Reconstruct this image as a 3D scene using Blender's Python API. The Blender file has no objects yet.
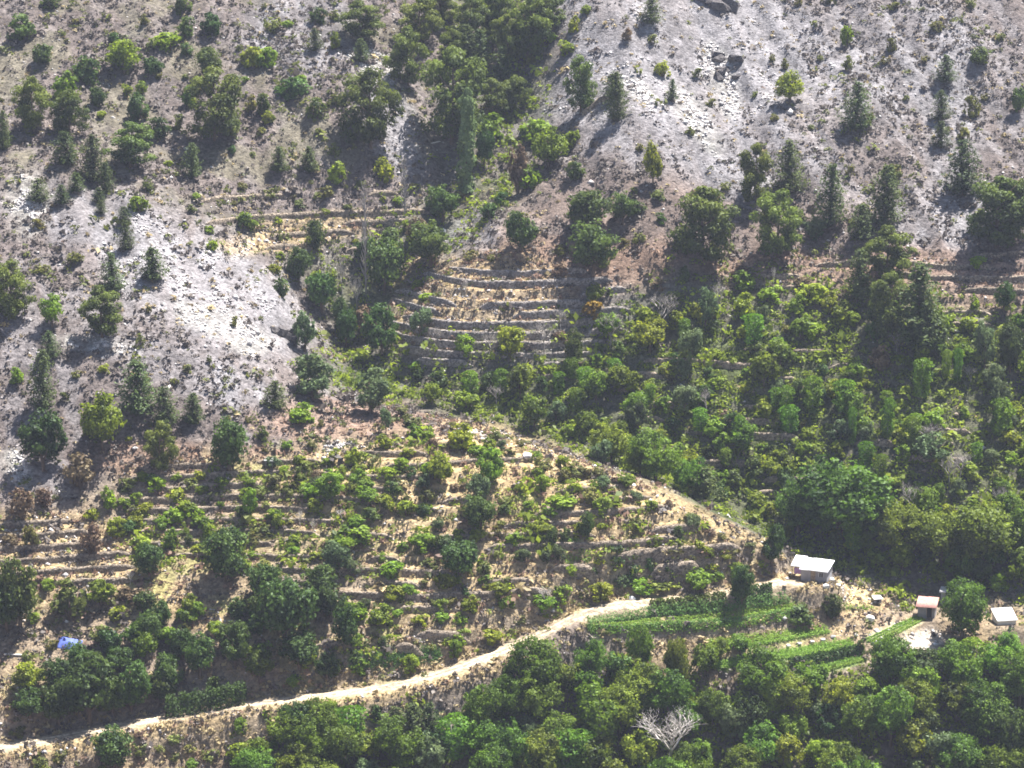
import bpy, math, random
import numpy as np
from mathutils import Vector

rng = np.random.default_rng(11)
random.seed(11)
scene = bpy.context.scene
COL = scene.collection

# ------------------------------------------------------------------ camera
ZC = 170.0                       # height of the viewpoint on the opposite side of the valley
FPX = 2586.0                     # focal length in pixels of a 1024 wide frame
PITCH = math.radians(13.0)
cam_data = bpy.data.cameras.new("camera")
cam = bpy.data.objects.new("camera", cam_data)
COL.objects.link(cam)
cam.location = (0, 0, ZC)
cam.rotation_euler = (math.radians(90) - PITCH, 0, 0)
cam_data.sensor_width = 36.0
cam_data.lens = 36.0 * FPX / 1024.0
cam_data.clip_start = 1.0
cam_data.clip_end = 4000.0
scene.camera = cam

# ------------------------------------------------------------------ light
SUN_EL, SUN_AZ = math.radians(66.0), math.radians(50.0)     # azimuth clockwise from +Y
world = bpy.data.worlds.new("World")
scene.world = world
world.use_nodes = True
wn = world.node_tree
wn.nodes.clear()
sky = wn.nodes.new("ShaderNodeTexSky")
sky.sky_type = 'NISHITA'
sky.sun_disc = False
sky.sun_elevation = SUN_EL
sky.sun_rotation = SUN_AZ
bg = wn.nodes.new("ShaderNodeBackground")
bg.inputs["Strength"].default_value = 0.05
wo = wn.nodes.new("ShaderNodeOutputWorld")
wn.links.new(sky.outputs[0], bg.inputs[0])
wn.links.new(bg.outputs[0], wo.inputs[0])
sl = bpy.data.lights.new("sun", 'SUN')
sl.energy = 5.0
sl.angle = math.radians(0.5)
sl.color = (1.0, 0.965, 0.91)
sun = bpy.data.objects.new("sun", sl)
COL.objects.link(sun)
sdir = Vector((math.sin(SUN_AZ) * math.cos(SUN_EL), math.cos(SUN_AZ) * math.cos(SUN_EL), math.sin(SUN_EL)))
sun.rotation_euler = (-sdir).to_track_quat('-Z', 'Y').to_euler()
sun.location = (200, 900, 500)
scene.view_settings.view_transform = 'Standard'
scene.view_settings.look = 'None'
scene.view_settings.gamma = 1.0
scene.view_settings.exposure = 1.75
scene.cycles.filter_width = 1.7
scene.cycles.max_bounces = 6
scene.cycles.diffuse_bounces = 3
scene.cycles.transmission_bounces = 3
scene.cycles.transparent_max_bounces = 8
scene.cycles.volume_bounces = 1

# ------------------------------------------------------------------ helpers: noise, projection
def _hash(ix, iy, seed):
    n = (ix.astype(np.int64) * 374761393 + iy.astype(np.int64) * 668265263 + seed * 974711) & 0x7fffffff
    n = ((n ^ (n >> 13)) * 1274126177) & 0x7fffffff
    n = (n ^ (n >> 16)) & 0xffff
    return n / 65535.0

def vnoise(x, y, seed=0):
    x = np.asarray(x, float); y = np.asarray(y, float)
    ix = np.floor(x); iy = np.floor(y)
    fx = x - ix; fy = y - iy
    fx = fx * fx * (3 - 2 * fx); fy = fy * fy * (3 - 2 * fy)
    a = _hash(ix, iy, seed); b = _hash(ix + 1, iy, seed)
    c = _hash(ix, iy + 1, seed); d = _hash(ix + 1, iy + 1, seed)
    return (a * (1 - fx) + b * fx) * (1 - fy) + (c * (1 - fx) + d * fx) * fy - 0.5

def fbm(x, y, seed=0, octaves=4):
    s = 0.0; amp = 1.0; f = 1.0
    for o in range(octaves):
        s = s + amp * vnoise(x * f + 17.3 * o, y * f - 9.1 * o, seed + o)
        amp *= 0.5; f *= 2.03
    return s

def smooth(a, b, x):
    t = np.clip((x - a) / (b - a), 0, 1)
    return t * t * (3 - 2 * t)

cp, sp_ = math.cos(PITCH), math.sin(PITCH)

def ray(u, v):
    a = (np.asarray(u, float) - 512.0) / FPX
    b = (np.asarray(v, float) - 384.0) / FPX
    return a, cp - b * sp_, -sp_ - b * cp            # direction x, y, z

def project(x, y, z):
    dz = z - ZC
    depth = y * cp - dz * sp_
    up = y * sp_ + dz * cp
    return 512.0 + FPX * x / depth, 384.0 - FPX * up / depth, depth

# ------------------------------------------------------------------ the lie of the land
SLOPE = 0.577

def plane(y):
    return ZC - 138.0 + (y - 430.0) * SLOPE

# (u, v, dz): where the land stands above or below an even hillside
CTRL = [
    (1024, 0, 1), (900, 0, 3), (760, 0, 0), (620, 10, 5), (560, 20, 0), (480, 0, -9), (400, 0, -1), (300, 0, 3), (150, 0, 7), (0, 0, 9),
    (1024, 120, 1), (930, 110, 0), (850, 100, 4), (720, 100, -1), (640, 110, 5), (560, 110, -3), (505, 100, -9), (450, 110, -5), (380, 110, 2),
    (280, 100, 4), (150, 100, 6), (0, 100, 10), (490, 165, -8), (440, 220, -9), (385, 265, -11), (355, 300, -13), (345, 350, -15),
    (0, 200, 14), (120, 205, 13), (200, 190, 6), (280, 210, -1), (330, 200, -3), (200, 265, 9), (270, 290, 2), (312, 330, -6),
    (0, 340, 15), (90, 330, 15), (160, 330, 14), (240, 350, 9), (300, 395, 5), (340, 400, 0), (0, 430, 13), (200, 430, 11),
    (390, 417, 3), (450, 428, 6), (520, 448, 8), (600, 478, 8), (680, 508, 6), (750, 543, 2), (790, 585, -2),
    (480, 408, -8), (550, 430, -9), (630, 462, -9), (710, 500, -11), (780, 540, -12), (850, 572, -11), (930, 585, -11), (1024, 585, -11),
    (420, 370, -10), (700, 400, -5), (850, 350, -1), (1010, 300, 3), (1010, 450, -4), (600, 330, -4), (480, 285, 0), (430, 325, -4), (540, 300, -1),
    (560, 220, 1), (680, 255, 2), (800, 240, 3), (900, 250, 3), (1010, 220, 4), (700, 180, 2), (820, 180, 3), (940, 180, 2), (860, 470, -7), (960, 520, -8),
    (250, 480, 9), (100, 480, 11), (0, 520, 12), (140, 550, 8), (350, 540, 9), (500, 530, 9), (620, 555, 6), (700, 580, 1),
    (0, 650, 9), (150, 660, 6), (300, 680, 5), (450, 660, 4), (560, 610, 3), (650, 610, 0), (650, 650, -1), (790, 620, -5), (790, 665, -4),
    (920, 615, -8), (910, 655, -7), (1010, 640, -8), (0, 768, 5), (250, 768, 1), (500, 740, -3), (700, 720, -6), (900, 720, -9), (1024, 768, -12), (750, 790, -11), (500, 800, -7),
]

def ctrl_world():
    P = []
    for u, v, dz in CTRL:
        dx, dy, dzr = ray(u, v)
        # ZC + t*dzr = plane(t*dy) + dz
        t = (plane(0) + dz - ZC) / (dzr - SLOPE * dy)
        P.append((t * dx, t * dy, dz))
    for x in (-230, -170, 170, 230):
        for y in (350, 420, 500, 600, 700):
            P.append((x, y, 6.0 if x < 0 else -2.0))
    for x in (-100, 0, 100):
        P.append((x, 690, 3.0)); P.append((x, 345, -4.0))
    return np.array(P, float)

CW = ctrl_world()

def tps_fit(P, lam=6.0):
    n = len(P)
    S = P[:, :2] / 100.0
    d = np.hypot(S[:, None, 0] - S[None, :, 0], S[:, None, 1] - S[None, :, 1])
    K = np.where(d > 0, d * d * np.log(d + 1e-9), 0) + np.eye(n) * lam * 1e-4
    Q = np.c_[np.ones(n), S]
    A = np.block([[K, Q], [Q.T, np.zeros((3, 3))]])
    w = np.linalg.solve(A, np.r_[P[:, 2], 0, 0, 0])
    return S, w

TS, TW = tps_fit(CW)

def tps(x, y):
    sh = x.shape
    X = x.ravel() / 100.0; Y = y.ravel() / 100.0
    out = TW[-3] + TW[-2] * X + TW[-1] * Y
    for (cx, cy), w in zip(TS, TW[:-3]):
        r2 = (X - cx) ** 2 + (Y - cy) ** 2
        out += w * 0.5 * r2 * np.log(r2 + 1e-12)
    return out.reshape(sh)

def stretch(lo, hi, step, far_lo, far_hi, g=1.16):
    mid = np.arange(lo, hi + step * 0.5, step)
    left, s, p = [], step, lo
    while p > far_lo:
        s = min(s * g, 25.0); p -= s; left.append(p)
    right, s, p = [], step, mid[-1]
    while p < far_hi:
        s = min(s * g, 25.0); p += s; right.append(p)
    return np.r_[left[::-1], mid, right]

GX = stretch(-136, 136, 0.54, -520, 520)
GY = stretch(372, 612, 0.40, -60, 1000)
XX, YY = np.meshgrid(GX, GY)                      # rows along y

inside = smooth(-260, -180, XX) * (1 - smooth(180, 260, XX)) * smooth(310, 350, YY) * (1 - smooth(680, 760, YY))
dzz = np.clip(tps(np.clip(XX, -260, 260), np.clip(YY, 310, 760)), -25, 25) * inside
BASE = plane(YY)
BASE = np.where(YY > 620, plane(620) + (YY - 620) * 0.577 - np.clip(YY - 700, 0, None) ** 2 * 0.0009, BASE)
# valley floor, then up the other side to the viewpoint
floor_z = plane(352)
near = floor_z + np.clip(330 - YY, 0, None) ** 1.0 * 0.46
soft = 10.0
BASE = soft * np.log(np.exp((BASE - 100) / soft) + np.exp((near - 100) / soft)) + 100
BASE = np.where(YY < 25, np.minimum(BASE, ZC - 2.2 - 0.02 * (25 - YY)), BASE)
Z0 = BASE + dzz
Z0 = Z0 + fbm(XX / 26.0, YY / 26.0, 3, 3) * 1.8 * smooth(335, 365, YY)
ZS = Z0.copy()

def locate(G, p):
    i = np.clip(np.searchsorted(G, p) - 1, 0, len(G) - 2)
    return i, np.clip((p - G[i]) / (G[i + 1] - G[i]), 0, 1)

def sample(Z, x, y):
    x = np.asarray(x, float); y = np.asarray(y, float)
    i, fx = locate(GX, x); j, fy = locate(GY, y)
    return (Z[j, i] * (1 - fx) + Z[j, i + 1] * fx) * (1 - fy) + (Z[j + 1, i] * (1 - fx) + Z[j + 1, i + 1] * fx) * fy

def cast(Z, u, v, step=0.8, y0=360.0, y1=720.0):
    """First meeting of the sight line through a place on the picture with the land."""
    u = np.asarray(u, float).ravel(); v = np.asarray(v, float).ravel()
    dx, dy, dz = ray(u, v)
    hit = np.full(u.shape, np.nan)
    prev = np.full(u.shape, y0)
    y = y0
    todo = np.ones(u.shape, bool)
    while y < y1 and todo.any():
        t = y / dy[todo]
        zz = ZC + t * dz[todo]
        g = sample(Z, t * dx[todo], np.full(t.shape, y))
        below = zz <= g
        idx = np.where(todo)[0]
        for_hit = idx[below]
        hit[for_hit] = y
        todo[for_hit] = False
        y += step
    hit = np.where(np.isnan(hit), y1, hit)
    lo = hit - step; hi = hit.copy()
    for _ in range(7):
        m = (lo + hi) / 2
        t = m / dy
        b = (ZC + t * dz) <= sample(Z, t * dx, m)
        hi = np.where(b, m, hi); lo = np.where(b, lo, m)
    t = hi / dy
    return t * dx, hi, sample(Z, t * dx, hi)

# depth of the visible ground, to keep zones off the hidden back of the spur
DU = np.arange(-136, 1161, 8.0); DV = np.arange(-40, 900, 8.0)
du_, dv_ = np.meshgrid(DU, DV)
_, dvis, _ = cast(ZS, du_, dv_, step=1.2)
DVIS = dvis.reshape(du_.shape)

UU, VV, _ = project(XX, YY, ZS)

def vis_y(u, v):
    i = np.clip(((u + 136) / 8.0), 0, len(DU) - 1.001); j = np.clip(((v + 40) / 8.0), 0, len(DV) - 1.001)
    i0 = i.astype(int); j0 = j.astype(int)
    a = np.minimum(np.minimum(DVIS[j0, i0], DVIS[j0, i0 + 1]), np.minimum(DVIS[j0 + 1, i0], DVIS[j0 + 1, i0 + 1]))
    b = np.maximum(np.maximum(DVIS[j0, i0], DVIS[j0, i0 + 1]), np.maximum(DVIS[j0 + 1, i0], DVIS[j0 + 1, i0 + 1]))
    return a, b

VA, VB = vis_y(UU, VV)
SEEN = (YY > VA - 4) & (YY < VB + 4) & (YY > 340)

def in_poly(u, v, poly):
    c = np.zeros(np.shape(u), bool)
    n = len(poly)
    for i in range(n):
        x1, y1 = poly[i]; x2, y2 = poly[(i + 1) % n]
        if y1 == y2:
            continue
        cond = ((y1 > v) != (y2 > v)) & (u < (x2 - x1) * (v - y1) / (y2 - y1) + x1)
        c ^= cond
    return c

def blur(a, r):
    a = a.astype(float)
    for ax, rr in ((0, int(r * 1.3)), (1, r)):
        for _ in range(2):
            k = 2 * rr + 1
            pad = [(0, 0), (0, 0)]; pad[ax] = (rr + 1, rr)
            c = np.cumsum(np.pad(a, pad, mode='edge'), axis=ax)
            if ax == 0:
                a = (c[k:, :] - c[:-k, :]) / k
            else:
                a = (c[:, k:] - c[:, :-k]) / k
    return a

# ------------------------------------------------------------------ terraces
# name, outline on the picture, height of a step, share of the step taken up by the wall, words for labels
TERR = [
    ("spur", [(112, 468), (255, 462), (330, 440), (430, 424), (530, 446), (640, 486), (770, 556), (735, 580), (610, 594), (560, 606), (505, 640), (440, 664), (335, 678), (300, 660), (335, 600), (200, 560), (120, 545)], 1.55, 0.66, "the terraces of the central spur"),
    ("nose", [(392, 276), (440, 264), (560, 268), (640, 278), (640, 345), (560, 372), (420, 366), (384, 335)], 1.75, 0.78, "the bare terrace stack"),
    ("right", [(740, 258), (880, 252), (1040, 250), (1040, 322), (900, 326), (760, 300)], 1.9, 0.55, "the russet right terraces"),
    ("left", [(-30, 520), (60, 512), (150, 545), (130, 612), (-30, 610)], 1.7, 0.85, "the dry left terraces"),
    ("upper", [(180, 196), (320, 178), (440, 190), (440, 226), (380, 262), (270, 262), (200, 246)], 1.7, 0.40, "the old terraces above the ravine"),
    ("wood", [(420, 352), (760, 335), (1000, 360), (1000, 470), (800, 520), (620, 440), (470, 405)], 2.2, 0.40, "the overgrown terraces in the wood"),
]
WALLS = []
ZT = Z0.copy()
tmask_all = np.zeros_like(Z0)
lowf = fbm(XX / 38.0, YY / 38.0, 21, 2) * 1.6 + fbm(XX / 7.0, YY / 7.0, 29, 2) * 0.22
for name, poly, h, strength, words in TERR:
    m = blur(in_poly(UU, VV, poly) & SEEN, 6)
    m = m * strength * (0.8 + 0.4 * smooth(-0.3, 0.2, fbm(XX / 14.0, YY / 14.0, 31, 2)))
    m = np.clip(m, 0, 1)
    t = (Z0 + lowf) / h
    k = np.floor(t); f = t - k
    up = np.where(f < 0.84, 0.12 * f / 0.84, 0.12 + 0.88 * smooth(0.84, 1.0, f))
    ZT = ZT * (1 - m) + (h * (k + up) - lowf) * m + 0 * ZT
    tmask_all = np.maximum(tmask_all, m)
    WALLS.append((name, words, h, t, m, strength))
ridg = fbm((XX + 0.3 * YY) / 6.5, YY / 42.0, 87, 3)
ZT = ZT + ridg * 2.4 * smooth(462, 490, YY) * (1 - np.clip(tmask_all * 2, 0, 1)) * smooth(330, 290, VV)
ZT = ZT + fbm(XX / 2.1, YY / 2.1, 41, 3) * 0.35 * smooth(335, 365, YY) * (1 - 0.65 * tmask_all)

# ------------------------------------------------------------------ the dirt track and the building pads, cut into the slope
def densify(pts, n):
    pts = np.array(pts, float)
    d = np.r_[0, np.cumsum(np.hypot(*np.diff(pts, axis=0).T))]
    s = np.linspace(0, d[-1], n)
    return np.c_[np.interp(s, d, pts[:, 0]), np.interp(s, d, pts[:, 1])]

def relax(a, n):
    a = a.copy()
    for _ in range(n):
        a[1:-1] = (a[:-2] + 2 * a[1:-1] + a[2:]) / 4
    return a

TRACK_PX = [(-60, 757), (0, 748), (60, 738), (120, 726), (190, 713), (250, 704), (330, 695), (385, 688), (430, 677), (475, 663), (510, 648), (540, 636), (562, 624), (584, 612), (612, 604), (650, 601), (690, 599), (735, 592), (770, 583), (800, 579)]
TRACK_W = 1.75
tp = densify(TRACK_PX, 260)
tx, ty, tz = cast(ZS, tp[:, 0], tp[:, 1], 0.5)
TRK = relax(np.c_[tx, ty, tz], 40)

def carve_line(Z, line, half, blend, dz=0.0):
    lo = line.min(0) - blend - 3; hi = line.max(0) + blend + 3
    i0, i1 = np.searchsorted(GX, [lo[0], hi[0]]); j0, j1 = np.searchsorted(GY, [lo[1], hi[1]])
    X = XX[j0:j1, i0:i1]; Y = YY[j0:j1, i0:i1]
    best = np.full(X.shape, 1e9); zz = np.zeros(X.shape)
    for a, b in zip(line[:-1], line[1:]):
        e = b[:2] - a[:2]
        L = max((e ** 2).sum(), 1e-9)
        s = np.clip(((X - a[0]) * e[0] + (Y - a[1]) * e[1]) / L, 0, 1)
        d = np.hypot(X - a[0] - s * e[0], Y - a[1] - s * e[1])
        c = d < best
        best = np.where(c, d, best); zz = np.where(c, a[2] + s * (b[2] - a[2]), zz)
    w = 1 - smooth(half, half + blend, best)
    sub = Z[j0:j1, i0:i1]
    Z[j0:j1, i0:i1] = sub * (1 - w) + (zz + dz) * w
    D = np.full(Z.shape, 1e9); D[j0:j1, i0:i1] = best
    return D

DTRACK = carve_line(ZT, TRK, 2.0, 4.2)

def pad(u, v, r, blend=2.0, dz=0.0):
    x, y, z = (float(a[0]) for a in cast(ZS, [u], [v], 0.4))
    d = np.hypot(XX - x, YY - y)
    w = 1 - smooth(r, r + blend, d)
    ZT[:] = ZT * (1 - w) + (z + dz) * w
    return x, y, z + dz

CABIN = pad(812, 579, 4.6, 2.5)
SHED = pad(927, 615, 3.2, 2.5)
STORE = pad(958, 603, 3.6, 2.5)
PALE = pad(1004, 622, 3.6, 2.0)

# broad level garden beds: outlines on the picture
BEDS = [
    ([(583, 624), (648, 613), (733, 605), (786, 599), (812, 617), (744, 630), (697, 634), (588, 636)], "maize"),
    ([(700, 641), (760, 634), (826, 624), (836, 634), (800, 643), (733, 652), (700, 652)], "beans"),
    ([(700, 664), (740, 656), (800, 646), (850, 639), (862, 648), (800, 661), (755, 668), (715, 674)], "greens"),
    ([(762, 682), (800, 670), (862, 655), (872, 661), (830, 673), (790, 684)], "lettuce"),
    ([(858, 640), (895, 622), (918, 615), (930, 619), (905, 632), (872, 648)], "rows"),
    ([(895, 648), (905, 634), (930, 624), (948, 640), (935, 652), (905, 656)], "bare"),
]
BEDM = []
for poly, nm in BEDS:
    m = blur(in_poly(UU, VV, poly) & SEEN, 2)
    inner = m > 0.5
    if inner.any():
        A = np.c_[XX[inner], YY[inner], np.ones(inner.sum())]
        co, *_ = np.linalg.lstsq(A, ZS[inner], rcond=None)
        zc = ZS[inner].mean(); yc = YY[inner].mean(); xc = XX[inner].mean()
        flat = zc + 0.35 * co[0] * (XX - xc) + 0.30 * co[1] * (YY - yc) + fbm(XX / 1.1, YY / 1.1, 55, 2) * 0.10
        ZT = ZT * (1 - m) + flat * m
    BEDM.append(m)
ZF = ZT

# ------------------------------------------------------------------ soil colours: the true colour of what lies on the ground
COLR = np.zeros(XX.shape + (3,))
def lin(r, g, b):
    c = np.array([r, g, b]) / 255.0
    return np.where(c <= 0.04045, c / 12.92, ((c + 0.055) / 1.055) ** 2.4)
def paint(w, col):
    global COLR
    COLR = COLR * (1 - w[..., None]) + np.asarray(col) * w[..., None]

n1 = fbm(XX / 9.0, YY / 9.0, 61, 4); n2 = fbm(XX / 3.0, YY / 3.0, 67, 3); n3 = fbm(XX / 22.0, YY / 22.0, 71, 3)
SCREE = (0.215, 0.203, 0.21); PALEROCK = (0.38, 0.365, 0.335); HEATH = (0.140, 0.116, 0.108); RUSSET = (0.25, 0.165, 0.12)
STRAW = (0.41, 0.305, 0.165); EARTH = (0.31, 0.232, 0.135); GREEN = (0.070, 0.085, 0.030); DUST = (0.44, 0.35, 0.24); HUMUS = (0.10, 0.085, 0.055)
COLR[:] = HEATH
streak = smooth(-0.25, 0.3, fbm((XX + 0.25 * YY) / 2.6, YY / 17.0, 83, 4) + 0.5 * n2)
paint(smooth(-0.1, 0.4, n1 + 0.6 * (streak - 0.5)) * 0.5, SCREE)
def blob(cu, cv, su, sv, ang=0.0, edge=0.35):
    a = math.radians(ang)
    p = (UU - cu) * math.cos(a) + (VV - cv) * math.sin(a)
    q = -(UU - cu) * math.sin(a) + (VV - cv) * math.cos(a)
    d = np.sqrt((p / su) ** 2 + (q / sv) ** 2) + 0.45 * n1 + 0.25 * n2
    return (1 - smooth(1 - edge, 1 + edge, d)) * SEEN
lh = blur(in_poly(UU, VV, [(-40, -40), (450, -40), (450, 150), (430, 240), (300, 265), (190, 200), (60, 175), (-40, 190)]) & SEEN, 8)
paint(lh * np.clip(0.5 + 0.8 * n1, 0, 0.9), (0.145, 0.118, 0.105))
paint(lh * smooth(0.0, 0.35, n1 + 0.4 * n3) * 0.35, (0.125, 0.125, 0.06))
paint(blur(in_poly(UU, VV, [(470, 190), (640, 170), (760, 190), (900, 225), (1040, 235), (1040, 262), (460, 285)]) & SEEN, 7) * np.clip(0.6 + n1, 0, 0.9), (0.16, 0.12, 0.10))
for b in [(195, 285, 125, 48, 32), (110, 225, 60, 30, 15), (240, 300, 75, 42, 38), (690, 60, 150, 85, 40), (620, 90, 70, 60, 0), (740, 40, 70, 60, 0), (560, 90, 50, 25, -40),
          (950, 215, 55, 40, 0), (950, 130, 26, 70, 0), (300, 30, 60, 40, 0), (390, 120, 26, 60, -30), (880, 60, 120, 60, 0), (200, 375, 110, 22, 20), (720, 160, 60, 35, 30), (470, 235, 40, 22, -30)]:
    paint(blob(*b) * (0.55 + 0.45 * streak), SCREE)
for b in [(24, 205, 22, 28, 0), (225, 325, 50, 16, 25), (95, 345, 40, 8, 8), (370, 60, 22, 8, 10), (378, 78, 20, 12, 0), (700, 125, 14, 40, -35), (640, 92, 18, 8, 40), (560, 300, 1, 1, 0), (365, 440, 45, 9, -15), (20, 470, 24, 14, 40), (250, 345, 24, 10, 0), (720, 80, 14, 40, -20)]:
    paint(blob(*b) * (0.35 + 0.6 * streak), PALEROCK)
for b in [(330, 420, 75, 22, 0), (600, 268, 130, 26, 0), (800, 268, 80, 18, 0), (950, 280, 90, 34, 0), (420, 428, 60, 12, 0), (200, 460, 120, 18, 0), (520, 285, 60, 22, 0)]:
    paint(blob(*b) * 0.7, RUSSET)
paint(blur(in_poly(UU, VV, [(110, 472), (255, 465), (330, 448), (400, 428), (520, 446), (640, 486), (770, 556), (800, 590), (735, 592), (610, 600), (560, 622), (505, 650), (440, 676), (335, 690), (160, 700), (0, 740), (-40, 740), (-40, 515), (60, 512)]) & SEEN, 5) * (0.62 + 0.3 * np.clip(n1 * 2, -1, 1)), EARTH)
paint(blur(in_poly(UU, VV, [(770, 575), (880, 585), (975, 598), (1040, 605), (1040, 640), (960, 665), (880, 665), (700, 700), (580, 660), (575, 618), (700, 600)]) & SEEN, 4) * np.clip(0.7 + 0.7 * n1, 0, 0.95), EARTH)
paint(blur(in_poly(UU, VV, [(-40, 745), (330, 690), (500, 655), (560, 636), (560, 690), (420, 735), (250, 775), (-40, 900)]) & SEEN, 4) * np.clip(0.6 + 0.9 * n1, 0, 0.95), EARTH)
for b in [(450, 520, 190, 60, 10), (600, 492, 130, 26, 26), (690, 530, 90, 24, 26), (430, 470, 130, 26, 0), (440, 600, 80, 50, -20), (60, 555, 80, 40, 0), (150, 590, 40, 22, 20), (210, 620, 40, 14, 30), (470, 300, 110, 40, 0), (430, 330, 40, 22, 0), (290, 235, 70, 16, -10), (560, 560, 100, 30, -10), (540, 590, 60, 22, 0), (370, 700, 130, 18, -8), (60, 752, 90, 14, -6), (200, 740, 60, 20, 0), (840, 590, 40, 16, 20), (860, 600, 24, 18, 0), (790, 570, 16, 14, 0)]:
    paint(blob(*b) * 0.75, STRAW)
wood = blur(in_poly(UU, VV, [(350, 330), (420, 372), (560, 352), (640, 300), (760, 280), (900, 300), (1150, 330), (1150, 600), (900, 590), (770, 545), (690, 505), (620, 470), (520, 435), (420, 410), (370, 400)]) & SEEN, 8)
paint(wood * np.clip(0.75 + 0.8 * n1, 0, 1), GREEN)
low = blur(in_poly(UU, VV, [(560, 684), (700, 676), (780, 690), (880, 668), (1060, 640), (1150, 630), (1150, 900), (230, 900), (250, 750), (400, 735), (480, 740)]), 6)
paint(low * np.clip(0.7 + 0.8 * n1, 0, 1), HUMUS)
gully = blur(in_poly(UU, VV, [(430, -30), (560, -30), (540, 110), (520, 200), (440, 260), (400, 300), (380, 400), (320, 390), (330, 300), (300, 260), (420, 210), (470, 150), (440, 90)]) & SEEN, 6)
paint(gully * np.clip(0.5 + n1, 0, 1) * 0.8, GREEN)
gspeck = smooth(0.05, 0.4, n1 + 0.6 * n2) * blur(in_poly(UU, VV, [(100, 470), (400, 430), (700, 540), (560, 620), (340, 680), (0, 700), (0, 560)]), 4) * SEEN
paint(gspeck * 0.55, (0.19, 0.20, 0.06))
cvp = np.interp(UU, [380, 450, 520, 600, 680, 750, 790], [414, 428, 448, 478, 508, 543, 566])
paint(blur((np.abs(VV - cvp - 3) < 13) & (UU > 440) & (UU < 790) & SEEN, 3) * np.clip(0.75 + 0.6 * n1, 0, 0.95), STRAW)
slope_g = np.hypot(np.gradient(ZF, GX, axis=1), np.gradient(ZF, GY, axis=0))
paint(smooth(1.2, 2.2, slope_g) * 0.5, (0.22, 0.19, 0.17))
bedcol = {"maize": (0.20, 0.19, 0.085), "beans": (0.22, 0.21, 0.09), "greens": (0.11, 0.19, 0.045), "lettuce": (0.13, 0.22, 0.05), "rows": (0.40, 0.36, 0.22), "bare": (0.47, 0.40, 0.33)}
for (poly, nm), m in zip(BEDS, BEDM):
    paint(smooth(0.3, 0.7, m), bedcol[nm])
paint((1 - smooth(1.2, 2.6, DTRACK + n2 * 1.6)) * 0.7, DUST)
sc_clean = np.clip(sum(blob(*b) for b in [(195, 285, 125, 48, 32), (240, 300, 75, 42, 38), (690, 60, 110, 70, 40), (620, 90, 70, 60, 0), (740, 40, 60, 50, 0), (110, 225, 50, 26, 15)]), 0, 1)
COLR *= (1 + 0.08 * sc_clean)[..., None]
COLR *= (0.88 * (1 + 0.5 * n2 + 0.2 * n3))[..., None]
COLR = np.clip(COLR, 0.01, 0.85)

# ------------------------------------------------------------------ materials
def new_mat(name):
    m = bpy.data.materials.new(name)
    m.use_nodes = True
    nt = m.node_tree
    nt.nodes.clear()
    out = nt.nodes.new("ShaderNodeOutputMaterial")
    return m, nt, out

def N(nt, t, **kw):
    n = nt.nodes.new(t)
    for k, v in kw.items():
        setattr(n, k, v)
    return n

def soil_material(name, attr=True, col=(0.5, 0.4, 0.3), scale=1.0, bump=0.6, stones=1.0):
    m, nt, out = new_mat(name)
    b = N(nt, "ShaderNodeBsdfPrincipled")
    b.inputs["Roughness"].default_value = 0.95
    b.inputs["Specular IOR Level"].default_value = 0.1
    g = N(nt, "ShaderNodeNewGeometry")
    if attr:
        a = N(nt, "ShaderNodeAttribute", attribute_name="soil"); c0 = a.outputs["Color"]
    else:
        a = N(nt, "ShaderNodeRGB"); a.outputs[0].default_value = (*col, 1); c0 = a.outputs[0]
    n = N(nt, "ShaderNodeTexNoise"); n.inputs["Scale"].default_value = 1.3 * scale; n.inputs["Detail"].default_value = 7; n.inputs["Roughness"].default_value = 0.72
    nt.links.new(g.outputs["Position"], n.inputs["Vector"])
    r = N(nt, "ShaderNodeMapRange"); r.inputs[1].default_value = 0.3; r.inputs[2].default_value = 0.72; r.inputs[3].default_value = 0.45; r.inputs[4].default_value = 1.5
    nt.links.new(n.outputs["Fac"], r.inputs[0])
    vo = N(nt, "ShaderNodeTexVoronoi"); vo.inputs["Scale"].default_value = 1.9 * scale
    nt.links.new(g.outputs["Position"], vo.inputs["Vector"])
    r2 = N(nt, "ShaderNodeMapRange"); r2.inputs[1].default_value = 0.0; r2.inputs[2].default_value = 1.0; r2.inputs[3].default_value = 1 - 0.28 * stones; r2.inputs[4].default_value = 1 + 0.28 * stones
    sep = N(nt, "ShaderNodeSeparateColor"); nt.links.new(vo.outputs["Color"], sep.inputs[0]); nt.links.new(sep.outputs[0], r2.inputs[0])
    mu = N(nt, "ShaderNodeMath", operation='MULTIPLY'); nt.links.new(r.outputs[0], mu.inputs[0]); nt.links.new(r2.outputs[0], mu.inputs[1])
    mix = N(nt, "ShaderNodeVectorMath", operation='SCALE'); nt.links.new(c0, mix.inputs[0]); nt.links.new(mu.outputs[0], mix.inputs["Scale"])
    nt.links.new(mix.outputs[0], b.inputs["Base Color"])
    bp = N(nt, "ShaderNodeBump"); bp.inputs["Strength"].default_value = bump; bp.inputs["Distance"].default_value = 0.5
    add = N(nt, "ShaderNodeMath", operation='ADD'); nt.links.new(n.outputs["Fac"], add.inputs[0])
    m3 = N(nt, "ShaderNodeMath", operation='MULTIPLY'); m3.inputs[1].default_value = -0.35; nt.links.new(vo.outputs["Distance"], m3.inputs[0]); nt.links.new(m3.outputs[0], add.inputs[1])
    nt.links.new(add.outputs[0], bp.inputs["Height"]); nt.links.new(bp.outputs[0], b.inputs["Normal"])
    nt.links.new(b.outputs[0], out.inputs[0])
    return m

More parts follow.
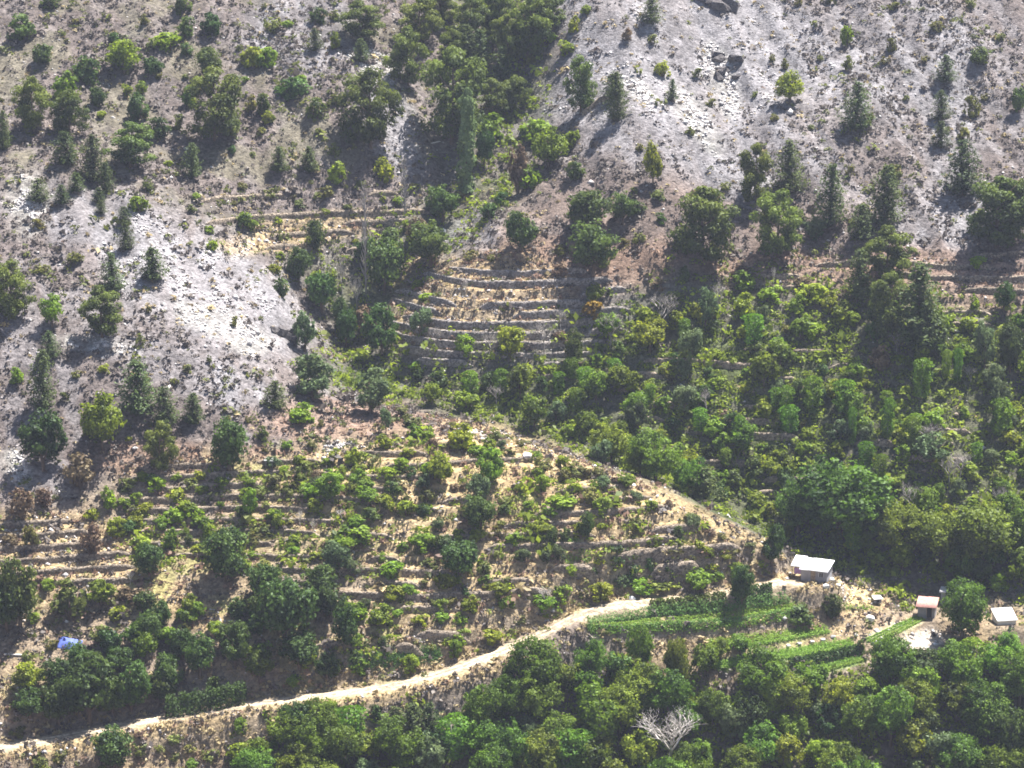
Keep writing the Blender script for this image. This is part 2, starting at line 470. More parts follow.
def leaf_material(name, dark, light, trans=0.35, hue_spread=0.03, val=0.35):
    m, nt, out = new_mat(name)
    a = N(nt, "ShaderNodeAttribute", attribute_name="tone")
    ramp = N(nt, "ShaderNodeMix", data_type='RGBA')
    ramp.inputs[6].default_value = (*dark, 1); ramp.inputs[7].default_value = (*light, 1)
    nt.links.new(a.outputs["Fac"], ramp.inputs[0])
    oi = N(nt, "ShaderNodeObjectInfo")
    hsv = N(nt, "ShaderNodeHueSaturation")
    mr = N(nt, "ShaderNodeMapRange"); mr.inputs[3].default_value = 0.5 - hue_spread; mr.inputs[4].default_value = 0.5 + hue_spread
    nt.links.new(oi.outputs["Random"], mr.inputs[0]); nt.links.new(mr.outputs[0], hsv.inputs["Hue"])
    w = N(nt, "ShaderNodeTexWhiteNoise", noise_dimensions='1D'); nt.links.new(oi.outputs["Random"], w.inputs["W"])
    mv = N(nt, "ShaderNodeMapRange"); mv.inputs[3].default_value = 1 - val; mv.inputs[4].default_value = 1 + val
    nt.links.new(w.outputs["Value"], mv.inputs[0]); nt.links.new(mv.outputs[0], hsv.inputs["Value"])
    nt.links.new(ramp.outputs[2], hsv.inputs["Color"])
    d = N(nt, "ShaderNodeBsdfDiffuse"); t = N(nt, "ShaderNodeBsdfTranslucent"); mx = N(nt, "ShaderNodeMixShader")
    mx.inputs[0].default_value = trans
    nt.links.new(hsv.outputs[0], d.inputs[0]); nt.links.new(hsv.outputs[0], t.inputs[0])
    nt.links.new(d.outputs[0], mx.inputs[1]); nt.links.new(t.outputs[0], mx.inputs[2])
    gl = N(nt, "ShaderNodeBsdfGlossy"); gl.inputs["Roughness"].default_value = 0.55; gl.inputs["Color"].default_value = (0.9, 0.95, 1, 1)
    mx2 = N(nt, "ShaderNodeMixShader"); mx2.inputs[0].default_value = 0.012
    nt.links.new(mx.outputs[0], mx2.inputs[1]); nt.links.new(gl.outputs[0], mx2.inputs[2])
    nt.links.new(mx2.outputs[0], out.inputs[0])
    return m

def plain_material(name, col, rough=0.85, noise=0.25, scale=3.0, bump=0.0, spec=0.2, wave=None):
    m, nt, out = new_mat(name)
    b = N(nt, "ShaderNodeBsdfPrincipled")
    b.inputs["Roughness"].default_value = rough
    b.inputs["Specular IOR Level"].default_value = spec
    tc = N(nt, "ShaderNodeTexCoord")
    n = N(nt, "ShaderNodeTexNoise"); n.inputs["Scale"].default_value = scale; n.inputs["Detail"].default_value = 6
    nt.links.new(tc.outputs["Object"], n.inputs["Vector"])
    r = N(nt, "ShaderNodeMapRange"); r.inputs[1].default_value = 0.3; r.inputs[2].default_value = 0.7; r.inputs[3].default_value = 1 - noise; r.inputs[4].default_value = 1 + noise
    nt.links.new(n.outputs["Fac"], r.inputs[0])
    s = N(nt, "ShaderNodeVectorMath", operation='SCALE'); s.inputs[0].default_value = col
    nt.links.new(r.outputs[0], s.inputs["Scale"]); nt.links.new(s.outputs[0], b.inputs["Base Color"])
    if bump:
        bp = N(nt, "ShaderNodeBump"); bp.inputs["Strength"].default_value = bump; bp.inputs["Distance"].default_value = 0.1
        nt.links.new(n.outputs["Fac"], bp.inputs["Height"]); nt.links.new(bp.outputs[0], b.inputs["Normal"])
    nt.links.new(b.outputs[0], out.inputs[0])
    return m

M = {
    "ground": soil_material("hillside_soil", True, bump=0.7),
    "track": soil_material("track_dust", False, (0.47, 0.39, 0.28), 1.6, 0.25, 0.4),
    "wall": soil_material("dry_stone", False, (0.27, 0.22, 0.17), 1.6, 0.9, 1.6),
    "wallpale": soil_material("pale_dry_stone", False, (0.27, 0.24, 0.22), 1.6, 0.9, 1.6),
    "stone": soil_material("loose_stone", False, (0.50, 0.47, 0.46), 1.0, 0.5, 1.0),
    "darkrock": soil_material("dark_rock", False, (0.11, 0.10, 0.10), 0.8, 1.0, 1.0),
    "bark": plain_material("bark", (0.13, 0.095, 0.07), 0.95, 0.35, 6.0, 0.5),
    "deadwood": plain_material("dead_wood", (0.50, 0.46, 0.42), 0.9, 0.3, 5.0, 0.3),
    "greywood": plain_material("grey_twigs", (0.30, 0.27, 0.25), 0.95, 0.3, 5.0, 0.3),
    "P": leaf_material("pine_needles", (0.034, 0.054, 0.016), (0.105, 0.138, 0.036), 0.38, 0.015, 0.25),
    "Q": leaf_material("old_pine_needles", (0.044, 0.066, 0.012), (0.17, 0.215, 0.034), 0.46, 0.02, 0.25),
    "O": leaf_material("oak_leaves", (0.03, 0.056, 0.012), (0.112, 0.172, 0.03), 0.42, 0.03, 0.3),
    "L": leaf_material("light_leaves", (0.082, 0.122, 0.01), (0.335, 0.425, 0.03), 0.55, 0.03, 0.25),
    "F": leaf_material("broad_leaves", (0.055, 0.092, 0.01), (0.215, 0.31, 0.026), 0.54, 0.03, 0.28),
    "S": leaf_material("scrub_leaves", (0.085, 0.092, 0.022), (0.225, 0.235, 0.05), 0.4, 0.03, 0.3),
    "G": leaf_material("grey_green_leaves", (0.055, 0.085, 0.032), (0.165, 0.22, 0.085), 0.45, 0.02, 0.25),
    "V": leaf_material("climbing_vine_leaves", (0.05, 0.105, 0.008), (0.215, 0.35, 0.022), 0.5, 0.02, 0.2),
    "R": leaf_material("russet_leaves", (0.110, 0.070, 0.045), (0.210, 0.150, 0.085), 0.3, 0.02, 0.2),
    "T": leaf_material("orange_leaves", (0.200, 0.120, 0.020), (0.380, 0.240, 0.040), 0.4, 0.01, 0.1),
    "C": leaf_material("poplar_leaves", (0.11, 0.16, 0.06), (0.28, 0.36, 0.14), 0.45, 0.01, 0.1),
    "tuft": leaf_material("dry_scrub_twigs", (0.065, 0.053, 0.050), (0.185, 0.155, 0.130), 0.15, 0.0, 0.0),
    "straw": leaf_material("dry_grass_blades", (0.250, 0.190, 0.095), (0.480, 0.390, 0.210), 0.3, 0.0, 0.0),
    "rust": leaf_material("russet_grass_blades", (0.150, 0.090, 0.065), (0.290, 0.190, 0.130), 0.25, 0.0, 0.0),
    "under": leaf_material("undergrowth_leaves", (0.075, 0.11, 0.01), (0.32, 0.395, 0.032), 0.54, 0.0, 0.0),
    "maize": leaf_material("maize_leaves", (0.06, 0.155, 0.035), (0.2, 0.36, 0.09), 0.45, 0.01, 0.1),
    "crop": leaf_material("crop_leaves", (0.1, 0.19, 0.025), (0.3, 0.45, 0.07), 0.45, 0.01, 0.1),
    "sheet": plain_material("white_roof_sheet", (0.80, 0.79, 0.80), 0.6, 0.08, 1.2, 0.0, 0.3),
    "rustsheet": plain_material("faded_red_roof_sheet", (0.42, 0.215, 0.18), 0.7, 0.25, 1.5, 0.0, 0.3),
    "greysheet": plain_material("grey_roof_slab", (0.40, 0.38, 0.38), 0.8, 0.2, 1.0, 0.0, 0.3),
    "block": plain_material("grey_block_wall", (0.24, 0.23, 0.24), 0.9, 0.25, 1.2, 0.3),
    "plaster": plain_material("grey_plaster", (0.27, 0.265, 0.28), 0.9, 0.2, 1.0, 0.2),
    "dark": plain_material("dark_doorway", (0.03, 0.028, 0.028), 0.9, 0.2, 2.0),
    "plank": plain_material("weathered_plank", (0.30, 0.24, 0.18), 0.9, 0.3, 3.0, 0.3),
    "purple": plain_material("purple_cloth", (0.36, 0.22, 0.42), 0.9, 0.2, 3.0),
    "blue": plain_material("blue_tarpaulin", (0.10, 0.14, 0.42), 0.6, 0.25, 2.0),
    "concrete": plain_material("pale_concrete", (0.70, 0.67, 0.62), 0.85, 0.1, 1.0, 0.1),
    "white": plain_material("white_paint", (0.78, 0.77, 0.76), 0.6, 0.06, 2.0),
}

# ------------------------------------------------------------------ mesh helpers
def mesh_np(name, verts, faces, mat, tone=None, smooth_shade=False):
    """faces: (n,3) or (n,4) int array"""
    verts = np.asarray(verts, np.float32); faces = np.asarray(faces, np.int32)
    me = bpy.data.meshes.new(name)
    nf, k = faces.shape
    me.vertices.add(len(verts)); me.vertices.foreach_set("co", verts.ravel())
    me.loops.add(nf * k); me.loops.foreach_set("vertex_index", faces.ravel())
    me.polygons.add(nf)
    me.polygons.foreach_set("loop_start", np.arange(0, nf * k, k, dtype=np.int32))
    me.polygons.foreach_set("loop_total", np.full(nf, k, np.int32))
    if smooth_shade:
        me.polygons.foreach_set("use_smooth", np.ones(nf, bool))
    me.update(calc_edges=True)
    if tone is not None:
        at = me.attributes.new("tone", 'FLOAT', 'FACE')
        at.data.foreach_set("value", np.asarray(tone, np.float32))
    if mat is not None:
        me.materials.append(mat)
    return me

def link(name, data, parent=None, **props):
    o = bpy.data.objects.new(name, data)
    COL.objects.link(o)
    if parent is not None:
        o.parent = parent
    for k, v in props.items():
        o[k] = v
    return o

class MB:
    """collects small solid shapes into one mesh"""
    def __init__(self):
        self.v = []; self.f = []
    def add(self, verts, faces):
        n = len(self.v)
        self.v += [tuple(map(float, p)) for p in verts]
        self.f += [tuple(i + n for i in f) for f in faces]
    def box(self, x0, x1, y0, y1, z0, z1, dz=(0, 0, 0, 0)):
        v = [(x0, y0, z0), (x1, y0, z0), (x1, y1, z0), (x0, y1, z0), (x0, y0, z1 + dz[0]), (x1, y0, z1 + dz[1]), (x1, y1, z1 + dz[2]), (x0, y1, z1 + dz[3])]
        self.add(v, [(0, 3, 2, 1), (4, 5, 6, 7), (0, 1, 5, 4), (1, 2, 6, 5), (2, 3, 7, 6), (3, 0, 4, 7)])
    def tube(self, pts, radii, n=5):
        pts = [Vector(p) for p in pts]
        rings = []
        for i, p in enumerate(pts):
            d = (pts[min(i + 1, len(pts) - 1)] - pts[max(i - 1, 0)]).normalized()
            a = d.orthogonal().normalized(); b = d.cross(a)
            rings.append([p + (a * math.cos(2 * math.pi * k / n) + b * math.sin(2 * math.pi * k / n)) * radii[i] for k in range(n)])
        base = len(self.v)
        for r in rings:
            self.v += [tuple(q) for q in r]
        for i in range(len(pts) - 1):
            for k in range(n):
                a = base + i * n + k; b = base + i * n + (k + 1) % n
                self.f.append((a, b, b + n, a + n))
        self.f.append(tuple(base + k for k in range(n))[::-1])
        self.f.append(tuple(base + (len(pts) - 1) * n + k for k in range(n)))
    def mesh(self, name, mat, smooth_shade=False):
        me = bpy.data.meshes.new(name)
        me.from_pydata(self.v, [], self.f)
        me.update()
        if smooth_shade:
            me.polygons.foreach_set("use_smooth", np.ones(len(me.polygons), bool))
        me.materials.append(mat)
        return me
    def build(self, name, mat, parent=None, **props):
        return link(name, self.mesh(name, mat), parent, **props)

# ------------------------------------------------------------------ ground sheet
ny, nx = ZF.shape
gv = np.c_[XX.ravel(), YY.ravel(), ZF.ravel()]
ii = np.arange(ny * nx).reshape(ny, nx)
gf = np.c_[ii[:-1, :-1].ravel(), ii[:-1, 1:].ravel(), ii[1:, 1:].ravel(), ii[1:, :-1].ravel()]
gme = mesh_np("hillside", gv, gf, M["ground"], smooth_shade=True)
ca = gme.color_attributes.new("soil", 'FLOAT_COLOR', 'POINT')
ca.data.foreach_set("color", np.c_[COLR.reshape(-1, 3), np.ones(ny * nx)].astype(np.float32).ravel())
link("terrain", gme, None, kind="structure", label="steep dry hillside with scree, scrub and old terraces")

# ------------------------------------------------------------------ dirt track ribbon
def ribbon(name, line, half, lift, mat, cross=(-1, -0.6, -0.2, 0.2, 0.6, 1), jitter=0.18):
    t = np.gradient(line[:, :2], axis=0); t /= np.linalg.norm(t, axis=1)[:, None]
    nrm = np.c_[-t[:, 1], t[:, 0]]
    vs = []
    for k, c in enumerate(cross):
        e = c * half * (1 + jitter * fbm(line[:, 0] / 2.5, line[:, 1] / 2.5 + k, 90 + k, 3) * (2.0 if abs(c) == 1 else 0.4))
        p = line[:, :2] + nrm * e[:, None]
        z = sample(ZF, p[:, 0], p[:, 1]) + lift - (0.10 if abs(c) == 1 else 0) + (0.03 if abs(c) < 0.3 else 0)
        vs.append(np.c_[p, z])
    n, m = len(line), len(cross)
    V = np.stack(vs, 1).reshape(-1, 3)
    I = np.arange(n * m).reshape(n, m)
    F = np.c_[I[:-1, :-1].ravel(), I[:-1, 1:].ravel(), I[1:, 1:].ravel(), I[1:, :-1].ravel()]
    return mesh_np(name, V, F, mat, smooth_shade=True)

TRD = np.c_[densify(TRK[:, :2], 700), np.zeros(700)]
TRM = ribbon("dirt_track", TRD, 1.30, 0.06, M["ground"], cross=(-1, -0.8, -0.55, -0.32, -0.12, 0.12, 0.32, 0.55, 0.8, 1))
nt_ = len(TRD)
tcol = np.zeros((nt_, 10, 3)); tn = fbm(TRD[:, 0] / 3.0, TRD[:, 1] / 3.0, 97, 3)
for k_, w_ in enumerate((0.75, 0.92, 1.08, 0.98, 0.72, 0.72, 0.98, 1.08, 0.92, 0.75)):
    e_ = fbm(TRD[:, 0] / 1.1 + 5 * k_, TRD[:, 1] / 1.1, 101, 3)
    tcol[:, k_] = np.array([0.43, 0.35, 0.25]) * (w_ * (1 + 0.35 * tn + 0.45 * e_))[:, None]
tca = TRM.color_attributes.new("soil", 'FLOAT_COLOR', 'POINT')
tca.data.foreach_set("color", np.c_[tcol.reshape(-1, 3), np.ones(nt_ * 10)].astype(np.float32).ravel())
link("dirt_track", TRM, None, kind="structure", label="pale dirt track winding along the foot of the spur")

# ------------------------------------------------------------------ labels
ONES = "first,second,third,fourth,fifth,sixth,seventh,eighth,ninth,tenth,eleventh,twelfth,thirteenth,fourteenth,fifteenth,sixteenth,seventeenth,eighteenth,nineteenth".split(",")
RANK = ONES + [w for t, tt in (("twentieth", "twenty"), ("thirtieth", "thirty"), ("fortieth", "forty")) for w in [t] + [f"{tt}-{o}" for o in ONES[:9]]]
MARKS = [
    ("the white-roofed cabin", 814, 566), ("the red-roofed shed", 924, 604), ("the big white dead tree", 668, 738), ("the green poplar", 466, 145),
    ("the bare terrace stack", 480, 310), ("the russet terraces", 965, 280), ("the track's bend", 590, 615), ("the white scree patch", 215, 285),
    ("the dark rock outcrop", 728, 58), ("the spur's crest", 560, 462), ("the small white box", 268, 461), ("the dry left terraces", 55, 560),
    ("the maize bed", 700, 618), ("the bare garden plot", 918, 642), ("the orange-leaved tree", 592, 312), ("the dark round oak", 592, 250),
    ("the pine-filled gully", 500, 60), ("the tall bare poplar", 366, 240), ("the blue tarpaulin", 68, 643), ("the clipped hedge", 205, 700),
    ("the top left corner", 0, 0), ("the top right corner", 1024, 0), ("the bottom left corner", 0, 768), ("the bottom right corner", 1024, 768),
    ("the large walnut-like tree", 845, 500), ("the two tall wood-edge pines", 905, 300), ("the leaning vine column", 888, 420), ("the round left oak", 45, 440),
    ("the round middle oak", 230, 445), ("the two small salad beds", 574, 552), ("the bleached dead trunks", 308, 527), ("the vine-draped bottom trees", 575, 752), ("the spreading russet bush", 92, 540), ("the lone slope pine", 856, 110), ("the big right-edge pine", 962, 170),
]
def direction(du, dv):
    a = math.degrees(math.atan2(-dv, du)) % 360
    return ["right of", "up and right of", "above", "up and left of", "left of", "down and left of", "below", "down and right of"][int(((a + 22.5) % 360) // 45)]

PENDING = []           # (object, look, u, v)
def finish_labels():
    bucket = {}
    for o, look, u, v in PENDING:
        d, i = min((math.hypot(u - m[1], v - m[2]) + (0 if math.hypot(u - m[1], v - m[2]) > 9 else 60), i) for i, m in enumerate(MARKS))
        nm, mu, mv = MARKS[i]
        bucket.setdefault((look, i, direction(u - mu, v - mv)), []).append((d, o))
    for (look, i, di), lst in bucket.items():
        lst.sort(key=lambda q: q[0])
        for r, (d, o) in enumerate(lst):
            if len(lst) == 1:
                o["label"] = f"{look} {di} {MARKS[i][0]}"
            else:
                o["label"] = f"{look}, {RANK[r] + ' ' if r else ''}nearest {di} {MARKS[i][0]}"

# ------------------------------------------------------------------ plants: kinds
def leaf_quads(C, Nrm, size, jitter=0.75, aspect=0.7, r=rng):
    """one rhombic leaf-clump face at each centre, turned about its normal at random"""
    n = len(C)
    nn = Nrm + r.normal(0, jitter, (n, 3)); nn /= np.linalg.norm(nn, axis=1)[:, None] + 1e-9
    a = np.cross(nn, r.normal(0, 1, (n, 3))); a /= np.linalg.norm(a, axis=1)[:, None] + 1e-9
    b = np.cross(nn, a)
    s = (size * r.uniform(0.6, 1.4, n))[:, None]
    p0 = C - a * s; p1 = C - b * s * aspect + nn * s * 0.15; p2 = C + a * s; p3 = C + b * s * aspect + nn * s * 0.15
    V = np.stack([p0, p1, p2, p3], 1).reshape(-1, 3)
    F = np.arange(4 * n).reshape(n, 4)
    return V, F

def sphere_dirs(n, r=rng):
    d = r.normal(0, 1, (n, 3))
    return d / np.linalg.norm(d, axis=1)[:, None]

def crown_broad(name, mat, n, leaf, lobes, z0=0.12, squash=1.0, gap=0.25, seed=0, droop=0.0, lobe_r=(0.16, 0.30)):
    """lobed crown in a unit box: x, y in -0.5..0.5 and z in z0..1"""
    r = np.random.default_rng(seed)
    ctr = []
    h = 1 - z0
    for i in range(lobes):
        d = sphere_dirs(1, r)[0]
        R = r.uniform(0.45, 1.0) ** 0.5
        lr = r.uniform(*lobe_r)
        c = np.array([d[0] * (0.5 - lr) * R, d[1] * (0.5 - lr) * R, z0 + h * 0.5 + d[2] * (h * 0.5 - lr * 0.85) * R])
        ctr.append((c, lr))
    w = np.array([lr ** 2 for _, lr in ctr]); w /= w.sum()
    C, NN, T = [], [], []
    for (c, lr), wi in zip(ctr, w):
        k = max(6, int(n * wi))
        d = sphere_dirs(k, r)
        d[:, 2] = np.where((d[:, 2] < -0.2) & (r.random(k) < 0.55), -d[:, 2], d[:, 2])
        rad = lr * r.uniform(0.55, 1.08, k)
        # bunch the leaves into clumps so that the surface breaks up
        nc = max(4, k // 26)
        cl = sphere_dirs(nc, r)
        ci = r.integers(0, nc, k)
        d = d * gap + cl[ci] * (1 - gap) + r.normal(0, 0.20, (k, 3)) * (1 - gap)
        d /= np.linalg.norm(d, axis=1)[:, None]
        rad = rad * r.uniform(0.72, 1.18, nc)[ci]
        ctone = r.normal(0, 0.22, nc)[ci]
        p = c + d * rad[:, None] * np.array([1, 1, 0.9 * squash])
        C.append(p); NN.append(d)
        T.append(np.clip(0.5 + r.normal(0, 0.16) + ctone + r.normal(0, 0.2, k), 0, 1))
    C = np.concatenate(C); NN = np.concatenate(NN); T = np.concatenate(T)
    NN = NN + np.array([0, 0, 0.35])
    V, F = leaf_quads(C, NN, leaf, 0.55, 0.75, r)
    V[:, 2] = np.maximum(V[:, 2], 0.0)
    return mesh_np(name, V, F, mat, T)

def crown_pine(name, mat, levels, per, leaf, seed=0, z0=0.10, spread=0.5, top=0.03, power=0.85, tufts=9):
    r = np.random.default_rng(seed)
    C, NN, T = [], [], []
    for L in range(levels):
        q = (L + 0.5) / levels
        z = z0 + (1 - z0) * q * 0.97
        R = spread * ((1 - q) ** power) * (0.75 + 0.5 * r.random()) + top
        if q < 0.10: R *= 0.88
        nb = max(3, int(per * (0.5 + (1 - q))))
        off = r.random() * 6.28
        for b in range(nb):
            a = off + 6.283 * b / nb + r.normal(0, 0.25)
            Rb = R * r.uniform(0.6, 1.12)
            for t in range(tufts):
                s = (t + r.random()) / tufts
                p = np.array([math.cos(a) * Rb * s, math.sin(a) * Rb * s, z + Rb * 0.28 * s - 0.03 + 0.02 * r.normal()])
                k = 3 + int(2 * s)
                C.append(p + r.normal(0, 0.018 + 0.05 * R, (k, 3)) * np.array([1, 1, 0.5]))
                NN.append(np.tile([math.cos(a) * 0.4, math.sin(a) * 0.4, 0.9], (k, 1)))
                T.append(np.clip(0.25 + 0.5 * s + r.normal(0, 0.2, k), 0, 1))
    C = np.concatenate(C); NN = np.concatenate(NN); T = np.concatenate(T)
    C[:, 2] *= 1.7
    V, F = leaf_quads(C, NN, leaf, 0.5, 0.55, r)
    V[:, 2] /= 1.7
    return mesh_np(name, V, F, mat, T)

def crown_plates(name, mat, n, leaf, seed=0, z0=0.22):
    """old pine: irregular plates of foliage on limbs, with gaps between them"""
    r = np.random.default_rng(seed)
    C, NN, T = [], [], []
    plates = 46
    for i in range(plates):
        q = (i + r.random()) / plates
        z = z0 + (1 - z0) * (0.06 + 0.90 * q)
        Rmax = 0.5 * min(1.0, 1.25 * math.sqrt(max(0.0, 1 - q ** 2.0)) + 0.05) * (0.72 + 0.28 * min(1, q * 4))
        a = r.random() * 6.283
        d = Rmax * (0.25 + 0.7 * r.random()) if q < 0.93 else 0.04
        pr = r.uniform(0.10, 0.20) * (1.0 if q < 0.85 else 0.75)
        c = np.array([math.cos(a) * d, math.sin(a) * d, z])
        k = int(n / plates * (pr / 0.13) ** 2)
        g = sphere_dirs(k, r) * (r.random((k, 1)) ** 0.4)
        C.append(c + g * np.array([pr, pr, pr * 0.55]))
        NN.append(g + np.array([0, 0, 0.8]))
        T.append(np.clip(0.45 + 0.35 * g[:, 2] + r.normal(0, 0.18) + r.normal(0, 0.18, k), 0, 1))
    C = np.concatenate(C); NN = np.concatenate(NN); T = np.concatenate(T)
    V, F = leaf_quads(C, NN, leaf, 0.6, 0.55, r)
    return mesh_np(name, V, F, mat, T)

def crown_column(name, mat, n, leaf, seed=0, z0=0.0, top_heavy=0.0, ragged=0.25, taper=0.0, asp=1.9):
    """tall narrow mass: poplar or climber-clad stump"""
    r = np.random.default_rng(seed)
    k = n
    z = z0 + (1 - z0) * r.random(k)
    a = r.random(k) * 6.283
    prof = (1 - taper * z) * np.where(z > 0.88, np.sqrt(np.clip((1.02 - z) / 0.14, 0, 1)), 1.0)
    prof *= 0.72 + 0.28 * np.clip(1 - top_heavy + top_heavy * z * 1.6, 0, 1.3)
    rag = 1 + ragged * (vnoise(np.cos(a) * 2 + 5, z * 7, seed) + vnoise(np.sin(a) * 2, z * 9 + 3, seed + 3)) * 2
    R = 0.46 * prof * rag * r.uniform(0.55, 1.05, k) ** 0.6
    C = np.c_[np.cos(a) * R, np.sin(a) * R, z]
    NN = np.c_[np.cos(a), np.sin(a), np.full(k, 0.5)]
    T = np.clip(0.5 + 0.6 * vnoise(a * 2, z * 9, seed + 7) + r.normal(0, 0.2, k), 0, 1)
    C[:, 2] *= asp
    V, F = leaf_quads(C, NN, leaf, 0.5, 0.7, r)
    V[:, 2] /= asp
    # unit box is 1 wide and 1 high but the plant is tall: keep leaves upright rather than stretched
    return mesh_np(name, V, F, mat, T)

def trunk_mesh(name, mat, seed=0, limbs=6, h=0.6, rad=0.035, spread=0.33, lean=0.03):
    r = random.Random(seed)
    m = MB()
    p = [(0, 0, -0.10)]
    x = y = 0.0
    for i in range(1, 6):
        x += r.uniform(-lean, lean); y += r.uniform(-lean, lean)
        p.append((x, y, h * i / 5))
    m.tube(p, [rad * 1.35, rad, rad * 0.85, rad * 0.7, rad * 0.5, rad * 0.25], 6)
    for i in range(limbs):
        q = 0.25 + 0.7 * i / limbs
        zz = h * q
        a = i * 2.4 + r.uniform(-0.4, 0.4)
        L = spread * r.uniform(0.6, 1.0)
        m.tube([(x * q, y * q, zz), (math.cos(a) * L * 0.5, math.sin(a) * L * 0.5, zz + L * 0.30), (math.cos(a) * L, math.sin(a) * L, zz + L * 0.75)], [rad * 0.5, rad * 0.32, rad * 0.12], 4)
    return m.mesh(name, mat, True)

def stems_mesh(name, mat, seed=0, n=6):
    r = random.Random(seed)
    m = MB()
    for i in range(n):
        a = i * 6.283 / n + r.uniform(-0.4, 0.4); L = r.uniform(0.12, 0.3)
        m.tube([(0, 0, -0.12), (math.cos(a) * L * 0.5, math.sin(a) * L * 0.5, 0.28), (math.cos(a) * L, math.sin(a) * L, 0.62)], [0.03, 0.022, 0.008], 4)
    return m.mesh(name, mat, True)

def dead_meshes(seed, upright=0.6, depth=5, wide=0.5, mat="deadwood"):
    """bare tree: trunk mesh and branch mesh in a unit box"""
    r = random.Random(seed)
    tr, br = MB(), MB()
    def grow(m, p, d, L, rad, lev):
        q1 = p + d * L * 0.5 + Vector((r.uniform(-1, 1), r.uniform(-1, 1), r.uniform(-0.5, 0.5))) * L * 0.08
        q = q1 + (d + Vector((r.uniform(-1, 1), r.uniform(-1, 1), r.uniform(-0.3, 0.6))) * 0.25).normalized() * L * 0.5
        m.tube([p, q1, q], [rad, rad * 0.8, rad * 0.6], 4 if lev else 6)
        if lev >= depth: return
        for k in range(4 if lev < 2 else (3 if lev < 3 else 2)):
            a = r.uniform(0, 6.283)
            side = Vector((math.cos(a), math.sin(a), r.uniform(-0.1, 0.5)))
            nd = (d * upright + side * (1 - upright * 0.55)).normalized()
            grow(br, q if k else q1.lerp(q, r.uniform(0.3, 1)), nd, L * r.uniform(0.6, 0.82), rad * 0.58, lev + 1)
    grow(tr, Vector((0, 0, -0.06)), Vector((0.04, 0.02, 1)).normalized(), 0.34, 0.030, 0)
    for m in (tr, br):
        a = np.array(m.v)
        m.v = a
    allv = np.concatenate([tr.v, br.v])
    sx = 1.0 / max(1e-6, np.abs(allv[:, :2]).max() * 2); sz = 1.0 / allv[:, 2].max()
    for m in (tr, br):
        a = m.v * np.array([sx, sx, sz]); m.v = [tuple(p) for p in a]
    return tr.mesh("trunk", M[mat], True), br.mesh("branches", M[mat], True)

NV = 4
ARCH = {}
for s in range(NV):
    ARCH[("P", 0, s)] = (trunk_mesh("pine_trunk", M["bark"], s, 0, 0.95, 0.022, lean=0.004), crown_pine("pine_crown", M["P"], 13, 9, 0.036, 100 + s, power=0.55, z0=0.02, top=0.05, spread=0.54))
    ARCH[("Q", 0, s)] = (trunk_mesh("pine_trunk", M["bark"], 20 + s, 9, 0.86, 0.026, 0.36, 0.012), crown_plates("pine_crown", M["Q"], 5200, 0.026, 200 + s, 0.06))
    ARCH[("O", 0, s)] = (stems_mesh("stems", M["bark"], s), crown_broad("foliage", M["O"], 1500, 0.046, 10, 0.0, seed=300 + s, lobe_r=(0.2, 0.34)))
    ARCH[("O", 1, s)] = (trunk_mesh("oak_trunk", M["bark"], 40 + s, 7, 0.62, 0.035), crown_broad("oak_crown", M["O"], 4200, 0.028, 24, 0.06, seed=320 + s, lobe_r=(0.13, 0.28)))
    ARCH[("L", 0, s)] = (stems_mesh("stems", M["bark"], 8 + s), crown_broad("foliage", M["L"], 1300, 0.047, 11, 0.0, seed=340 + s, lobe_r=(0.16, 0.32)))
    ARCH[("L", 1, s)] = (trunk_mesh("bush_trunk", M["bark"], 60 + s, 7, 0.62, 0.03), crown_broad("leafy_crown", M["L"], 3600, 0.029, 24, 0.05, seed=360 + s, lobe_r=(0.12, 0.26)))
    ARCH[("F", 0, s)] = (trunk_mesh("tree_trunk", M["bark"], 80 + s, 7, 0.62, 0.03), crown_broad("leafy_crown", M["F"], 2600, 0.034, 18, 0.08, seed=380 + s, lobe_r=(0.14, 0.28)))
    ARCH[("F", 1, s)] = (trunk_mesh("tree_trunk", M["bark"], 84 + s, 9, 0.66, 0.028), crown_broad("leafy_crown", M["F"], 8500, 0.0185, 44, 0.06, seed=400 + s, lobe_r=(0.09, 0.22)))
    ARCH[("S", 0, s)] = (stems_mesh("stems", M["bark"], 16 + s), crown_broad("foliage", M["S"], 700, 0.055, 8, 0.0, seed=420 + s, lobe_r=(0.2, 0.34)))
    ARCH[("G", 0, s)] = (trunk_mesh("tree_trunk", M["bark"], 90 + s, 7, 0.66, 0.03), crown_broad("leafy_crown", M["G"], 2400, 0.032, 18, 0.05, seed=440 + s, lobe_r=(0.12, 0.26), gap=0.3))
    ARCH[("V", 0, s)] = (trunk_mesh("stump", M["greywood"], 94 + s, 2, 0.85, 0.05, 0.2), crown_column("vine_curtain", M["V"], 1900, 0.055, 460 + s, top_heavy=0.55, ragged=0.3))
    ARCH[("R", 0, s)] = (stems_mesh("stems", M["bark"], 24 + s), crown_broad("foliage", M["R"], 1000, 0.045, 9, 0.0, seed=480 + s, lobe_r=(0.18, 0.32), gap=0.4))
    ARCH[("D", 0, s)] = dead_meshes(500 + s, 0.55, 5, mat="greywood")
    ARCH[("W", 0, s)] = dead_meshes(520 + s, 0.68, 6 if s < 2 else 5, mat="deadwood")
ARCH[("T", 0, 0)] = (trunk_mesh("tree_trunk", M["bark"], 70, 6, 0.6, 0.03), crown_broad("leafy_crown", M["T"], 600, 0.065, 9, 0.05, seed=530, lobe_r=(0.16, 0.3)))
ARCH[("C", 0, 0)] = (trunk_mesh("poplar_trunk", M["bark"], 71, 0, 0.96, 0.05, lean=0.01), crown_column("poplar_crown", M["C"], 3200, 0.075, 540, ragged=0.45, taper=0.35, asp=5.0))
